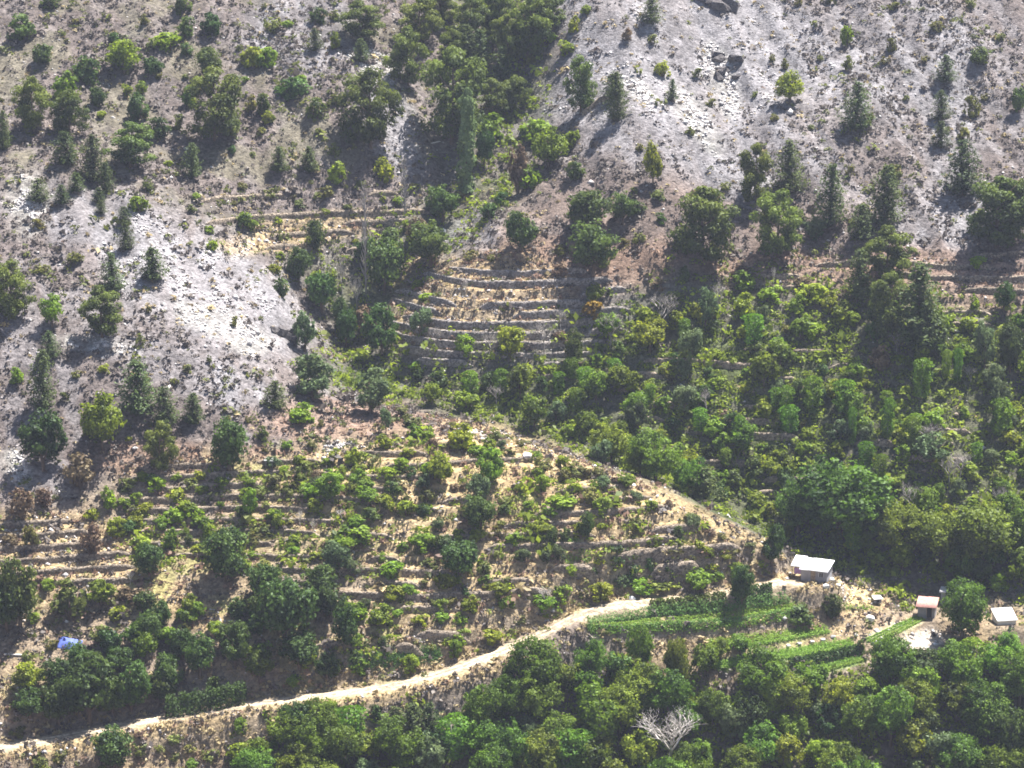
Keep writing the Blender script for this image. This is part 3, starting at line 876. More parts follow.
for s in range(2):
    r_ = random.Random(600 + s)
    tm, bm_ = MB(), MB()
    tm.tube([(0, 0, -0.03), (0.05, 0, 0.35), (-0.03, 0.03, 0.7), (0.02, 0, 1.0)], [0.07, 0.05, 0.035, 0.01], 6)
    for i in range(46):
        z = 0.12 + 0.85 * i / 46; a = r_.uniform(0, 6.283); L = r_.uniform(0.25, 0.5) * (1.1 - 0.5 * z)
        bm_.tube([(0, 0, z), (math.cos(a) * L * 0.6, math.sin(a) * L * 0.6, z + 0.04), (math.cos(a) * L, math.sin(a) * L, z + 0.11)], [0.022, 0.014, 0.006], 4)
    ARCH[("B", 0, s)] = (tm.mesh("trunk", M["greywood"], True), bm_.mesh("branches", M["greywood"], True))

INFO = {  # kind: (name small, name tall, look small, look tall, category, trunk part, crown part)
    "P": ("pine_tree", "pine_tree", "young dark pine", "tall dark conical pine", "pine tree", "trunk", "crown"),
    "Q": ("spreading_pine", "spreading_pine", "small spreading pine", "large spreading pine", "pine tree", "trunk", "crown"),
    "O": ("evergreen_bush", "oak_tree", "rounded dark green bush", "dense dark green tree", "bush", "stem", "foliage"),
    "L": ("leafy_bush", "leafy_tree", "bright yellow-green bush", "light green leafy tree", "bush", "stem", "foliage"),
    "F": ("broadleaf_tree", "broadleaf_tree", "small mid green broadleaf tree", "large mid green broadleaf tree", "tree", "trunk", "crown"),
    "S": ("scrub_bush", "scrub_bush", "small olive scrub bush", "tall olive scrub bush", "bush", "stem", "foliage"),
    "G": ("grey_green_tree", "grey_green_tree", "small grey-green tree", "tall grey-green tree", "tree", "trunk", "crown"),
    "V": ("vine_covered_tree", "vine_covered_tree", "short vine-draped stump", "tall vine-draped tree", "tree", "trunk", "foliage"),
    "R": ("russet_bush", "russet_bush", "small russet-brown bush", "tall russet-brown bush", "bush", "stem", "foliage"),
    "D": ("bare_tree", "bare_tree", "small bare grey tree", "tall bare grey tree", "tree", "trunk", "branches"),
    "W": ("dead_tree", "dead_tree", "small bleached dead tree", "large bleached dead tree", "tree", "trunk", "branches"),
    "T": ("orange_leaved_tree",) * 2 + ("orange-leaved small tree",) * 2 + ("tree", "trunk", "crown"),
    "C": ("poplar_tree",) * 2 + ("slender green poplar",) * 2 + ("tree", "trunk", "crown"),
    "B": ("bare_poplar",) * 2 + ("slender leafless grey poplar",) * 2 + ("tree", "trunk", "branches"),
}
TALL = {"P": 34, "Q": 50, "O": 31, "L": 31, "F": 44, "S": 17, "G": 34, "V": 31, "R": 27, "D": 30, "W": 30, "T": 99, "C": 0, "B": 0}
GROUPS = {"P": "pines on the slopes", "Q": "old pines", "O": "dark evergreen growth", "L": "light green bushes", "F": "broadleaf trees of the valley", "S": "scrub bushes", "G": "grey-green trees", "V": "vine-draped trees", "R": "russet bushes", "D": "bare trees", "W": "bleached dead trees", "T": None, "C": None, "B": "leafless poplars"}

PLANTS = []     # (kind, u, vbase, w, h)
def add(kind, *rows):
    for r in rows:
        PLANTS.append((kind,) + tuple(r))

add("P", (66, 165, 24, 34), (92, 182, 28, 48), (107, 192, 14, 30), (3, 150, 14, 40), (192, 178, 18, 36), (38, 202, 18, 24), (62, 204, 14, 20), (99, 203, 12, 16), (124, 224, 14, 18), (126, 250, 15, 30), (101, 214, 10, 14),
    (154, 280, 24, 34), (113, 292, 22, 40), (51, 358, 18, 28), (42, 410, 24, 62), (137, 414, 36, 56), (166, 426, 26, 40), (193, 424, 19, 32), (316, 50, 14, 22), (361, 62, 14, 24), (466, 64, 26, 40), (502, 84, 20, 38),
    (279, 172, 18, 26), (309, 172, 16, 26), (617, 121, 20, 50), (651, 24, 18, 28), (672, 101, 10, 22), (945, 83, 18, 28), (941, 121, 18, 31), (941, 148, 16, 27), (856, 130, 28, 48), (963, 196, 34, 56), (788, 194, 30, 54),
    (830, 226, 28, 62), (884, 226, 32, 62), (860, 302, 26, 54), (916, 348, 44, 86), (76, 192, 14, 20), (275, 408, 20, 28), (703, 511, 30, 46), (395, 744, 24, 40), (412, 746, 26, 46), (430, 744, 24, 44), (862, 240, 24, 36), (480, 70, 22, 40), (530, 40, 22, 36), (612, 98, 20, 24))
add("Q", (215, 140, 62, 70), (34, 132, 38, 54), (69, 136, 40, 46), (130, 167, 48, 44), (360, 40, 44, 38), (420, 42, 42, 44), (408, 86, 38, 58), (371, 148, 58, 78), (452, 142, 70, 90), (470, 44, 38, 46), (500, 34, 42, 46),
    (527, 62, 48, 64), (548, 28, 38, 34), (490, 118, 32, 38), (516, 112, 30, 36), (440, 24, 36, 42), (581, 112, 32, 54), (756, 202, 36, 56), (778, 257, 56, 66), (704, 264, 68, 76), (996, 248, 68, 70), (102, 338, 42, 52),
    (12, 317, 48, 56), (160, 472, 34, 50), (886, 282, 48, 56), (888, 336, 46, 62), (1018, 240, 40, 60), (508, 66, 36, 50), (452, 70, 30, 40))
add("O", (8, 632, 44, 60), (60, 726, 44, 50), (112, 716, 40, 46), (168, 692, 36, 40), (182, 660, 32, 36), (52, 8, 30, 18), (22, 38, 38, 30), (44, 62, 26, 24), (183, 11, 24, 22), (188, 35, 24, 24), (211, 33, 28, 28), (187, 55, 16, 16), (114, 41, 16, 13), (152, 71, 26, 21), (88, 81, 32, 30), (97, 105, 22, 22), (209, 78, 34, 32), (190, 106, 22, 24),
    (137, 120, 28, 30), (158, 139, 26, 28), (232, 153, 10, 11), (293, 93, 34, 26), (316, 117, 28, 26), (262, 115, 22, 26), (318, 21, 22, 18), (484, 168, 22, 42), (576, 179, 22, 24), (1018, 112, 16, 28), (981, 64, 26, 22),
    (298, 282, 30, 36), (316, 254, 22, 36), (281, 295, 18, 24), (322, 312, 32, 44), (385, 292, 48, 58), (430, 267, 54, 48), (442, 222, 38, 38), (390, 242, 26, 22), (382, 357, 46, 54), (346, 348, 26, 44), (592, 276, 58, 58), (590, 230, 56, 44), (622, 224, 32, 34),
    (520, 252, 38, 42), (684, 282, 14, 20), (575, 368, 24, 42), (1004, 312, 26, 32), (1010, 372, 38, 52), (44, 470, 54, 64), (230, 472, 48, 56), (262, 440, 16, 18), (150, 577, 38, 36), (225, 582, 60, 58), (480, 532, 38, 42), (460, 577, 46, 42),
    (553, 546, 14, 24), (585, 541, 20, 32), (615, 546, 42, 28), (632, 571, 20, 22), (650, 561, 16, 17), (668, 559, 22, 16), (772, 567, 28, 44), (20, 628, 56, 76), (90, 722, 64, 74), (132, 712, 44, 56), (200, 677, 38, 48), (236, 667, 38, 46), (150, 645, 34, 40),
    (115, 770, 48, 46), (30, 718, 44, 34), (238, 616, 26, 24), (286, 642, 64, 72), (345, 652, 32, 54), (300, 668, 54, 40), (328, 682, 28, 32), (742, 608, 28, 50), (832, 613, 22, 28), (800, 613, 38, 26), (860, 652, 13, 16), (890, 677, 32, 44), (920, 684, 52, 40),
    (318, 604, 44, 40), (264, 600, 40, 42), (298, 740, 42, 44), (1012, 772, 46, 74), (640, 718, 42, 42), (565, 540, 14, 16), (520, 555, 16, 14), (355, 660, 18, 20), (60, 690, 40, 36), (330, 620, 40, 44), (255, 632, 30, 30), (375, 712, 20, 20), (340, 335, 22, 40), (365, 268, 26, 34))
add("L", (170, 47, 38, 28), (124, 74, 44, 38), (65, 97, 32, 30), (128, 96, 14, 15), (142, 93, 16, 15), (251, 67, 26, 30), (336, 49, 14, 20), (264, 65, 30, 28), (268, 123, 14, 15), (337, 179, 22, 26), (383, 177, 26, 28), (490, 138, 36, 30), (552, 41, 14, 14),
    (567, 52, 22, 20), (573, 30, 16, 20), (586, 11, 16, 13), (662, 76, 20, 20), (653, 186, 26, 46), (548, 168, 46, 44), (536, 137, 36, 30), (530, 188, 32, 28), (572, 146, 22, 26), (847, 46, 16, 28), (789, 104, 32, 34), (52, 327, 26, 36), (18, 383, 20, 20),
    (140, 212, 22, 24), (246, 227, 26, 26), (212, 250, 12, 14), (315, 288, 18, 30), (275, 273, 18, 18), (418, 288, 18, 16), (430, 296, 26, 12), (466, 352, 24, 30), (510, 360, 38, 38), (745, 287, 32, 24), (595, 305, 26, 26), (650, 352, 42, 38), (975, 312, 14, 22),
    (102, 450, 50, 62), (110, 508, 22, 28), (92, 516, 20, 15), (116, 533, 28, 26), (147, 512, 20, 16), (186, 514, 26, 22), (250, 518, 18, 32), (135, 523, 26, 16), (162, 526, 26, 18), (170, 548, 22, 24), (210, 538, 18, 22), (300, 420, 36, 22), (330, 502, 36, 34), (385, 507, 30, 24),
    (440, 484, 32, 34), (460, 448, 38, 28), (490, 484, 36, 38), (278, 528, 16, 24), (355, 540, 52, 28), (542, 490, 20, 22), (560, 502, 42, 15), (660, 573, 46, 15), (700, 547, 20, 20), (30, 692, 40, 32), (185, 620, 26, 20), (170, 642, 30, 26), (240, 728, 18, 24),
    (243, 758, 32, 28), (410, 672, 22, 24), (455, 656, 18, 24), (492, 642, 30, 20), (395, 575, 34, 24), (420, 545, 34, 22), (440, 610, 20, 16), (380, 620, 34, 22), (395, 600, 26, 20), (420, 625, 22, 14), (980, 265, 22, 18), (1000, 200, 42, 22), (505, 605, 20, 24), (470, 610, 24, 20), (545, 600, 30, 24),
    (600, 600, 30, 24), (640, 590, 34, 22), (700, 592, 36, 26), (735, 565, 22, 18), (715, 573, 20, 14), (425, 440, 18, 12), (480, 455, 30, 18), (285, 470, 16, 12), (970, 330, 30, 22), (1005, 335, 26, 20), (880, 310, 24, 18), (770, 300, 30, 22), (810, 300, 34, 26), (840, 320, 30, 26), (272, 122, 10, 12))
add("S", (144, 24, 12, 13), (152, 48, 16, 15), (158, 78, 10, 10), (178, 130, 18, 20), (250, 111, 16, 20), (150, 191, 16, 18), (252, 156, 10, 9), (273, 31, 24, 22), (336, 105, 24, 15), (335, 155, 16, 17), (325, 193, 24, 15), (260, 133, 12, 12), (531, 64, 20, 20), (514, 92, 20, 22),
    (653, 43, 14, 13), (711, 106, 14, 11), (697, 77, 12, 13), (797, 6, 12, 10), (828, 4, 10, 8), (894, 9, 14, 11), (891, 51, 14, 17), (886, 63, 14, 10), (937, 30, 20, 16), (970, 9, 14, 15), (972, 117, 20, 26), (962, 140, 18, 19), (785, 70, 10, 13), (772, 62, 10, 11), (848, 71, 14, 17),
    (894, 177, 20, 18), (850, 177, 12, 15), (76, 262, 22, 18), (43, 272, 20, 12), (38, 228, 16, 13), (141, 346, 12, 15), (187, 373, 14, 13), (235, 326, 10, 13), (148, 313, 10, 11), (210, 363, 8, 10), (300, 480, 28, 24), (563, 482, 16, 17), (590, 500, 26, 20), (670, 539, 36, 16), (72, 620, 44, 40),
    (33, 550, 20, 32), (700, 546, 18, 14), (690, 135, 12, 10), (640, 150, 12, 10), (725, 190, 14, 12), (870, 120, 10, 9), (905, 100, 10, 9), (810, 130, 10, 9), (775, 120, 12, 9), (760, 150, 14, 10), (925, 60, 12, 9), (1000, 40, 14, 11), (985, 100, 12, 10), (820, 60, 10, 8), (755, 95, 10, 8),
    (100, 640, 30, 22), (40, 760, 26, 20), (60, 755, 22, 16), (140, 745, 24, 16), (175, 735, 22, 16), (210, 760, 20, 18), (290, 710, 22, 14), (190, 745, 20, 14), (20, 735, 18, 12), (600, 250, 1, 1)[:4], (460, 200, 20, 14), (560, 255, 18, 14), (640, 240, 20, 16), (660, 200, 20, 18), (470, 260, 20, 16), (350, 210, 18, 14), (300, 205, 20, 14), (270, 195, 20, 14))
add("R", (490, 119, 20, 24), (627, 40, 14, 16), (518, 194, 28, 52), (418, 247, 26, 32), (362, 337, 26, 32), (80, 487, 36, 36), (22, 520, 32, 34), (42, 503, 24, 24), (92, 557, 28, 36), (318, 482, 20, 20), (10, 545, 22, 20), (560, 340, 18, 16), (880, 370, 26, 30), (130, 598, 40, 20), (740, 275, 24, 16), (800, 285, 26, 16), (660, 285, 26, 16), (560, 275, 20, 14))
add("G", (305, 352, 30, 42), (312, 394, 48, 44), (372, 414, 42, 48), (386, 433, 16, 30), (420, 338, 26, 34), (705, 328, 30, 42), (690, 368, 32, 46), (815, 238, 30, 28), (985, 368, 32, 50), (338, 573, 42, 36), (480, 505, 28, 34), (930, 465, 44, 34), (315, 400, 36, 30), (525, 562, 18, 18), (545, 560, 18, 18), (560, 558, 20, 20), (470, 565, 16, 12), (815, 500, 28, 30), (1000, 420, 30, 44), (600, 470, 30, 34))
add("F", (610, 470, 50, 52), (655, 496, 66, 70), (692, 502, 44, 48), (640, 490, 40, 46), (840, 568, 118, 116), (798, 552, 54, 74), (980, 566, 90, 70), (940, 562, 60, 56), (535, 700, 64, 68), (590, 684, 40, 50), (640, 672, 34, 56), (677, 700, 30, 70), (704, 676, 32, 36), (483, 730, 52, 52),
    (962, 640, 58, 64), (958, 690, 56, 52), (1000, 680, 54, 52), (985, 730, 66, 56), (620, 690, 40, 40), (565, 700, 40, 40), (740, 655, 26, 22), (720, 660, 24, 24), (900, 560, 60, 60), (1020, 560, 44, 60))
add("V", (812, 411, 20, 34), (843, 410, 24, 30), (887, 437, 14, 38), (852, 444, 8, 36), (1000, 434, 24, 36), (865, 474, 16, 32), (957, 381, 9, 32), (946, 376, 10, 26), (565, 772, 32, 44), (545, 775, 28, 40), (600, 745, 34, 48), (582, 770, 26, 40), (455, 755, 34, 40), (500, 395, 14, 26), (470, 395, 16, 24), (575, 410, 14, 22), (740, 440, 14, 24), (700, 430, 14, 22), (880, 480, 14, 26), (920, 395, 20, 36), (775, 410, 14, 22))
add("D", (343, 302, 24, 52), (357, 316, 20, 42), (492, 360, 28, 30), (436, 352, 20, 28), (544, 352, 34, 34), (610, 348, 34, 38), (660, 332, 40, 40), (910, 520, 34, 40), (960, 480, 36, 30), (930, 450, 36, 28), (560, 330, 20, 22))
add("W", (668, 772, 92, 72), (300, 527, 12, 18), (314, 536, 10, 18), (342, 520, 16, 12), (546, 606, 20, 22), (773, 290, 8, 26), (465, 300, 8, 22), (475, 308, 8, 16), (130, 585, 14, 16))
add("T", (592, 322, 24, 24))
add("C", (466, 192, 20, 100))
add("B", (366, 292, 14, 104), (405, 217, 14, 58))

# plants that fill the wood, the valley bottom and the spur, kept apart from one another and from the ones above
def fill(poly, n, spacing, kinds, seed, avoid=8):
    r = random.Random(seed)
    us = [p[0] for p in poly]; vs = [p[1] for p in poly]
    got = []
    tries = 0
    while len(got) < n and tries < n * 60:
        tries += 1
        u = r.uniform(min(us), max(us)); v = r.uniform(min(vs), max(vs))
        if not bool(in_poly(np.array(u), np.array(v), poly)): continue
        if any(math.hypot(u - a, (v - b) * 1.3) < spacing for a, b in got): continue
        if any(math.hypot(u - q[1], (v - q[2]) * 1.3) < avoid for q in PLANTS): continue
        got.append((u, v))
        kk = r.choices([k[0] for k in kinds], [k[1] for k in kinds])[0]
        lo, hi, asp = next(k[2:] for k in kinds if k[0] == kk)
        w = r.uniform(lo, hi)
        PLANTS.append((kk, u, v, w, w * asp * r.uniform(0.85, 1.15)))

WOOD = [(372, 372), (430, 362), (560, 372), (640, 318), (760, 300), (900, 318), (1024, 335), (1024, 560), (900, 556), (800, 545), (700, 500), (620, 462), (520, 430), (430, 405)]
WOOD = [(u + (66 if u == 1024 else 0), v) for u, v in WOOD]
fill(WOOD, 225, 13.5, [("L", 7, 14, 32, 0.85), ("F", 2.6, 20, 36, 1.05), ("O", 1.6, 14, 26, 1.0), ("G", 1.8, 18, 32, 1.1), ("V", 1.6, 11, 20, 1.5), ("D", 0.5, 20, 28, 1.1), ("S", 1.0, 12, 18, 0.8)], 5, 10)
LOW = [(440, 742), (560, 706), (700, 694), (780, 694), (880, 684), (1030, 668), (1080, 660), (1080, 835), (230, 835), (255, 752), (330, 738)]
fill(LOW, 128, 21, [("F", 6, 38, 62, 1.0), ("L", 4, 28, 46, 0.9), ("O", 1.0, 30, 44, 1.0), ("G", 1, 30, 44, 1.1), ("V", 0.9, 22, 30, 1.5)], 6, 14)
SPUR = [(110, 475), (260, 470), (340, 455), (430, 432), (530, 452), (650, 494), (740, 552), (600, 590), (505, 630), (350, 672), (340, 600), (200, 565), (120, 550)]
fill(SPUR, 170, 10, [("L", 5, 14, 28, 0.75), ("S", 4.5, 12, 24, 0.7), ("O", 1.4, 12, 22, 0.9), ("G", 0.8, 14, 22, 0.9), ("R", 0.6, 10, 16, 0.8)], 7, 9)
fill([(70, 600), (200, 610), (340, 620), (350, 680), (200, 700), (60, 716)], 22, 20, [("O", 4, 24, 40, 1.0), ("L", 2, 18, 28, 0.9), ("F", 2, 28, 40, 1.0)], 8, 12)
fill([(180, 190), (420, 180), (440, 230), (300, 265), (200, 240)], 20, 15, [("L", 3, 9, 18, 0.7), ("S", 3, 8, 14, 0.8), ("O", 1, 12, 18, 0.9)], 9, 9)
fill([(0, 20), (300, 0), (430, 60), (400, 180), (200, 190), (0, 160)], 26, 20, [("S", 4, 8, 14, 0.8), ("L", 2, 9, 15, 0.8), ("O", 1.6, 10, 18, 0.9)], 10, 14)
fill([(490, 190), (700, 190), (900, 235), (880, 262), (640, 275), (480, 262)], 18, 18, [("S", 4, 10, 18, 0.8), ("O", 1.6, 14, 22, 0.9), ("R", 1, 10, 16, 0.8)], 12, 16)
fill([(0, 752), (250, 712), (400, 698), (400, 730), (250, 760), (240, 800), (0, 800)], 34, 13, [("S", 4, 10, 20, 0.75), ("L", 2, 12, 22, 0.8), ("O", 1, 14, 26, 0.9), ("R", 1.5, 10, 18, 0.7)], 14, 10)
fill([(0, 560), (130, 610), (330, 610), (335, 690), (0, 735)], 16, 20, [("S", 3, 10, 18, 0.75), ("L", 2, 12, 22, 0.8)], 15, 12)
fill([(850, 512), (1026, 512), (1026, 592), (940, 586), (890, 574), (858, 556)], 30, 15, [("F", 4, 26, 44, 1.0), ("O", 2, 20, 34, 1.0), ("L", 2, 18, 30, 0.9), ("G", 1, 20, 32, 1.0)], 16, 8)
fill([(400, 418), (520, 444), (600, 474), (680, 504), (750, 540), (780, 570), (745, 562), (680, 522), (600, 494), (520, 466), (420, 440)], 26, 13, [("S", 5, 12, 26, 0.65), ("L", 2, 12, 22, 0.7), ("R", 1, 12, 18, 0.6)], 17, 8)
fill([(0, 380), (120, 360), (330, 400), (330, 450), (100, 470), (0, 460)], 14, 18, [("S", 4, 8, 16, 0.8), ("L", 1, 10, 15, 0.8)], 13, 14)

PLANTS = [p for p in PLANTS if p[3] > 2]
pu = np.array([p[1] for p in PLANTS]); pv = np.array([p[2] for p in PLANTS])
px, py, pz = cast(ZF, pu, pv, 0.5)
CREST = np.array([(380, 414), (450, 428), (520, 448), (600, 478), (680, 508), (750, 543), (790, 566)], float)
def push_back(kind, u, v, h):
    """metres a tree's foot lies behind the place where the crest or a roof hides it"""
    if 400 < u < 790 and h > 22:
        c = float(np.interp(u, CREST[:, 0], CREST[:, 1]))
        if c - 16 < v < c + 8: return 9.0 + 5.0 * (h > 40)
    if 780 < u < 870 and 535 < v < 580 and h > 60: return 7.0
    return 0.0
rr = random.Random(4)
for i, (kind, u, v, w, h) in enumerate(PLANTS):
    x, y, z = float(px[i]), float(py[i]), float(pz[i])
    depth = y * cp - (z - ZC) * sp_
    ppm = FPX / depth
    W = w / ppm; H = h / ppm / 0.96
    pb = push_back(kind, u, v, h)
    if pb:
        f = (y + pb) / y
        x, y = x * f, y + pb
        z = float(sample(ZF, x, y))
        dx_, dy_, dz_ = ray(u, v - h)
        H = min(max(ZC + y / float(dy_) * float(dz_) - z, 0.5 * H), 20.0); W *= f
    if kind == "P": W *= 1.28
    lod = 1 if (kind in "OL" and h >= 31) or (kind == "F" and h >= 44) else 0
    nvar = sum(1 for q in ARCH if q[0] == kind and q[1] == lod)
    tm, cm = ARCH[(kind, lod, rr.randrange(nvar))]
    info = INFO[kind]
    tall = h >= TALL[kind]
    look = info[3] if tall else info[2]
    root = bpy.data.objects.new(info[1] if tall else info[0], None)
    COL.objects.link(root)
    root.empty_display_size = 0.3
    zmin = min(float(sample(ZF, x + a * W * 0.2, y - 0.25 * W)) for a in (-1, 0, 1)) if kind in "OLSRG" and h < 31 else z
    root.location = (x, y, min(z, zmin) - 0.05)
    root.rotation_euler = (rr.uniform(-0.05, 0.05), rr.uniform(-0.05, 0.05), rr.uniform(0, 6.283))
    root["category"] = "tree" if (tall and kind in "OL") else info[4]
    if GROUPS[kind]:
        root["group"] = GROUPS[kind]
    tname, cname = info[5], info[6]
    if kind in "OL" and lod == 1:
        tname, cname = "trunk", "crown"
    jx, jy = rr.uniform(0.92, 1.08), rr.uniform(0.92, 1.08)
    for nm, me in ((tname, tm), (cname, cm)):
        c = bpy.data.objects.new(nm, me)
        COL.objects.link(c)
        c.parent = root
        c.scale = (W * jx, W * jy, H)
    PENDING.append((root, look, u, v - h / 2))

# ------------------------------------------------------------------ dry stone terrace walls
ref_i0, ref_i1 = np.searchsorted(GX, [-125.9, 125.9]); ref_j0, ref_j1 = np.searchsorted(GY, [373, 611])
wall_list = []
for name, words, h, t, m, strength in WALLS:
    if name == "upper" or name == "wood":
        thr = 0.30
    else:
        thr = 0.42 * strength / 0.8
    T = t[ref_j0:ref_j1, ref_i0:ref_i1]; MM = m[ref_j0:ref_j1, ref_i0:ref_i1]
    X = GX[ref_i0:ref_i1]; Y = GY[ref_j0:ref_j1]
    dtr = DTRACK[ref_j0:ref_j1, ref_i0:ref_i1]
    keep = (MM > thr) & (dtr > 4.2)
    if not keep.any(): continue
    k0, k1 = int(np.floor(T[keep].min())), int(np.ceil(T[keep].max()))
    for k in range(k0, k1):
        lev = k + 0.90
        cross = (T[:-1] < lev) & (T[1:] >= lev) & keep[:-1]
        runs = []; cur = []
        for i in range(len(X)):
            js = np.where(cross[:, i])[0]
            best = None
            if len(js):
                ys = Y[js] + (lev - T[js, i]) / (T[js + 1, i] - T[js, i] + 1e-9) * (Y[js + 1] - Y[js])
                if cur:
                    q = int(np.argmin(np.abs(ys - cur[-1][1])))
                    if abs(ys[q] - cur[-1][1]) < 1.3: best = ys[q]
                else:
                    best = ys[0]
            # a stretch that has fallen down
            ruin = float(vnoise(np.array(X[i] / 9.0 + k * 3.7), np.array(k * 1.9), 77)) > (0.34 if name == "nose" else (-0.05 if name in ("wood", "upper") else (0.30 if name == "left" or (name == "spur" and X[i] < -33) else 0.04)))
            if best is None or ruin:
                if len(cur) > 9: runs.append(cur)
                cur = []
            else:
                cur.append((X[i], best))
        if len(cur) > 9: runs.append(cur)
        for run in runs:
            P = relax(np.array(run), 14)
            wall_list.append((name, words, h * min(1.0, strength + 0.15), P))

def wall_mesh(P, h, mat, seed):
    r = np.random.default_rng(seed)
    n = len(P)
    tg = np.gradient(P, axis=0); tg /= np.linalg.norm(tg, axis=1)[:, None]
    nr = np.c_[tg[:, 1], -tg[:, 0]]                        # towards the valley
    zl = sample(ZF, *(P + nr * 0.75).T); zu = sample(ZF, *(P - nr * 0.45).T)
    zt = relax(np.maximum(zu, zl + 0.25).reshape(-1, 1), 2)[:, 0]
    ends = np.minimum(np.arange(n), np.arange(n)[::-1]) / 5.0
    crest = fbm(P[:, 0] / 1.7, P[:, 1] / 1.7, seed % 97, 2) * 0.18 - 0.08
    zt = zl + (zt + 0.08 + crest - zl) * np.clip(0.35 + ends, 0.35, 1)
    rows = [(0.52, zl - 0.3), (0.50, zl + (zt - zl) * 0.30), (0.46, zl + (zt - zl) * 0.62), (0.40, zt - 0.06), (0.16, zt), (-0.05, zt - 0.35)]
    V = []
    for off, z in rows:
        j = r.normal(0, 0.05, n)
        p = P + nr * (off + j)[:, None]
        V.append(np.c_[p, z + r.normal(0, 0.05, n)])
    V = np.stack(V, 1)
    m = len(rows)
    V = V.reshape(-1, 3)
    I = np.arange(n * m).reshape(n, m)
    F = np.c_[I[:-1, :-1].ravel(), I[1:, :-1].ravel(), I[1:, 1:].ravel(), I[:-1, 1:].ravel()]
    # closed ends
    cap = []
    for e in (0, n - 1):
        a = I[e]
        cap += [(a[0], a[1], a[4], a[5]), (a[1], a[2], a[3], a[4])]
    F = np.concatenate([F, np.array(cap)])
    return mesh_np("terrace_wall", V, F, mat)

by_region = {}
for i, (name, words, h, P) in enumerate(wall_list):
    z = sample(ZF, P[:, 0], P[:, 1])
    u, v, _ = project(P[:, 0], P[:, 1], z)
    on = (u > 0) & (u < 1024)
    if on.sum() < 6: continue
    o = link("terrace_wall", wall_mesh(P, h, M["wallpale"] if name == "nose" else M["wall"], i + 5), None, category="stone wall", group="dry stone terrace walls", kind="thing")
    size = "long" if np.ptp(u) > 90 else ("short" if np.ptp(u) < 35 else "medium")
    by_region.setdefault((words, size), []).append((float(v.mean()), o))
for (words, size), lst in by_region.items():
    lst.sort(key=lambda q: q[0])
    for r, (v, o) in enumerate(lst):
        o["label"] = f"{size} dry stone wall, {RANK[r]} from the top among {words}"

# ------------------------------------------------------------------ buildings
def empty(name, loc, rz, label, cat, **kw):
    e = bpy.data.objects.new(name, None)
    COL.objects.link(e)
    e.location = loc; e.rotation_euler = (0, 0, rz); e.empty_display_size = 0.5
    e["label"] = label; e["category"] = cat
    for k, v in kw.items():
        e[k] = v
    return e

def sheet(parent, name, x0, x1, y0, y1, z0, z1, mat, wave=0.035, pitch=0.22, th=0.05):
    """corrugated roof sheet from the low edge (y0, z0) up to (y1, z1), ridges running down the slope"""
    n = int((x1 - x0) / (pitch / 4)) + 1
    xs = np.linspace(x0, x1, n)
    w = wave * np.sin(2 * np.pi * (xs - x0) / pitch)
    V = []
    for k, (yy, zz) in enumerate(((y0, z0), (y1, z1), (y1, z1 - th), (y0, z0 - th))):
        V.append(np.c_[xs, np.full(n, yy), zz + w])
    V = np.concatenate(V)
    F = []
    for a in range(4):
        b = (a + 1) % 4
        for i in range(n - 1):
            F.append((a * n + i, a * n + i + 1, b * n + i + 1, b * n + i))
    F += [(0, n, 2 * n, 3 * n), (n - 1, 2 * n - 1, 3 * n - 1, 4 * n - 1)]
    return link(name, mesh_np(name, V, np.array(F), mat), parent)

# white-roofed cabin
c = empty("cabin", CABIN, math.radians(-24), "small grey block cabin with white corrugated roof at the spur's tip", "cabin")
Lc, Dc, Hf, Hb = 6.4, 3.2, 2.1, 3.1
for nm, bx in (("wall", (-Lc / 2 + 1.6, Lc / 2, -Dc / 2, -Dc / 2 + 0.2)),):
    # front wall with a door opening and a window opening
    x0, x1, y0, y1 = bx
    b = MB()
    b.box(x0, 0.2, y0, y1, -0.8, Hf); b.box(0.2, 1.1, y0, y1, 2.0, Hf); b.box(1.1, 1.7, y0, y1, -0.8, Hf)
    b.box(1.7, 2.5, y0, y1, -0.8, 1.0); b.box(1.7, 2.5, y0, y1, 1.8, Hf); b.box(2.5, x1, y0, y1, -0.8, Hf)
    b.build("wall", M["plaster"], c)
b = MB(); b.box(-Lc / 2 + 1.6, Lc / 2, Dc / 2 - 0.2, Dc / 2, -0.8, Hb); b.build("wall", M["plaster"], c)
for xx in (-Lc / 2 + 1.6, Lc / 2 - 0.2):
    b = MB(); b.box(xx, xx + 0.2, -Dc / 2 + 0.203, Dc / 2 - 0.203, -0.8, Hf + 0.05, (0, 0, 0.85, 0.85)); b.build("wall", M["plaster"], c)
b = MB(); b.box(0.22, 1.08, -Dc / 2 + 0.06, -Dc / 2 + 0.12, -0.1, 1.98); d = b.build("door", M["plank"], c)
b = MB(); b.box(0.95, 1.0, -Dc / 2, -Dc / 2 + 0.06, 0.95, 1.1); b.build("handle", M["dark"], d)
b = MB(); b.box(1.72, 2.48, -Dc / 2 + 0.10, -Dc / 2 + 0.13, 1.02, 1.78); wd = b.build("window", M["dark"], c)
b = MB()
for q in ((1.70, 1.76, 1.0, 1.8), (2.44, 2.50, 1.0, 1.8), (2.07, 2.13, 1.0, 1.8)):
    b.box(q[0], q[1], -Dc / 2 + 0.04, -Dc / 2 + 0.10, q[2] + 0.003, q[3] - 0.003)
b.build("frame", M["white"], wd)
sheet(c, "roof_sheet", -Lc / 2 + 1.35, -0.1, -Dc / 2 - 0.45, Dc / 2 + 0.35, Hf + 0.06, Hb + 0.16, M["sheet"])
sheet(c, "roof_sheet", -0.25, Lc / 2 + 0.3, -Dc / 2 - 0.50, Dc / 2 + 0.35, Hf + 0.14, Hb + 0.24, M["sheet"])
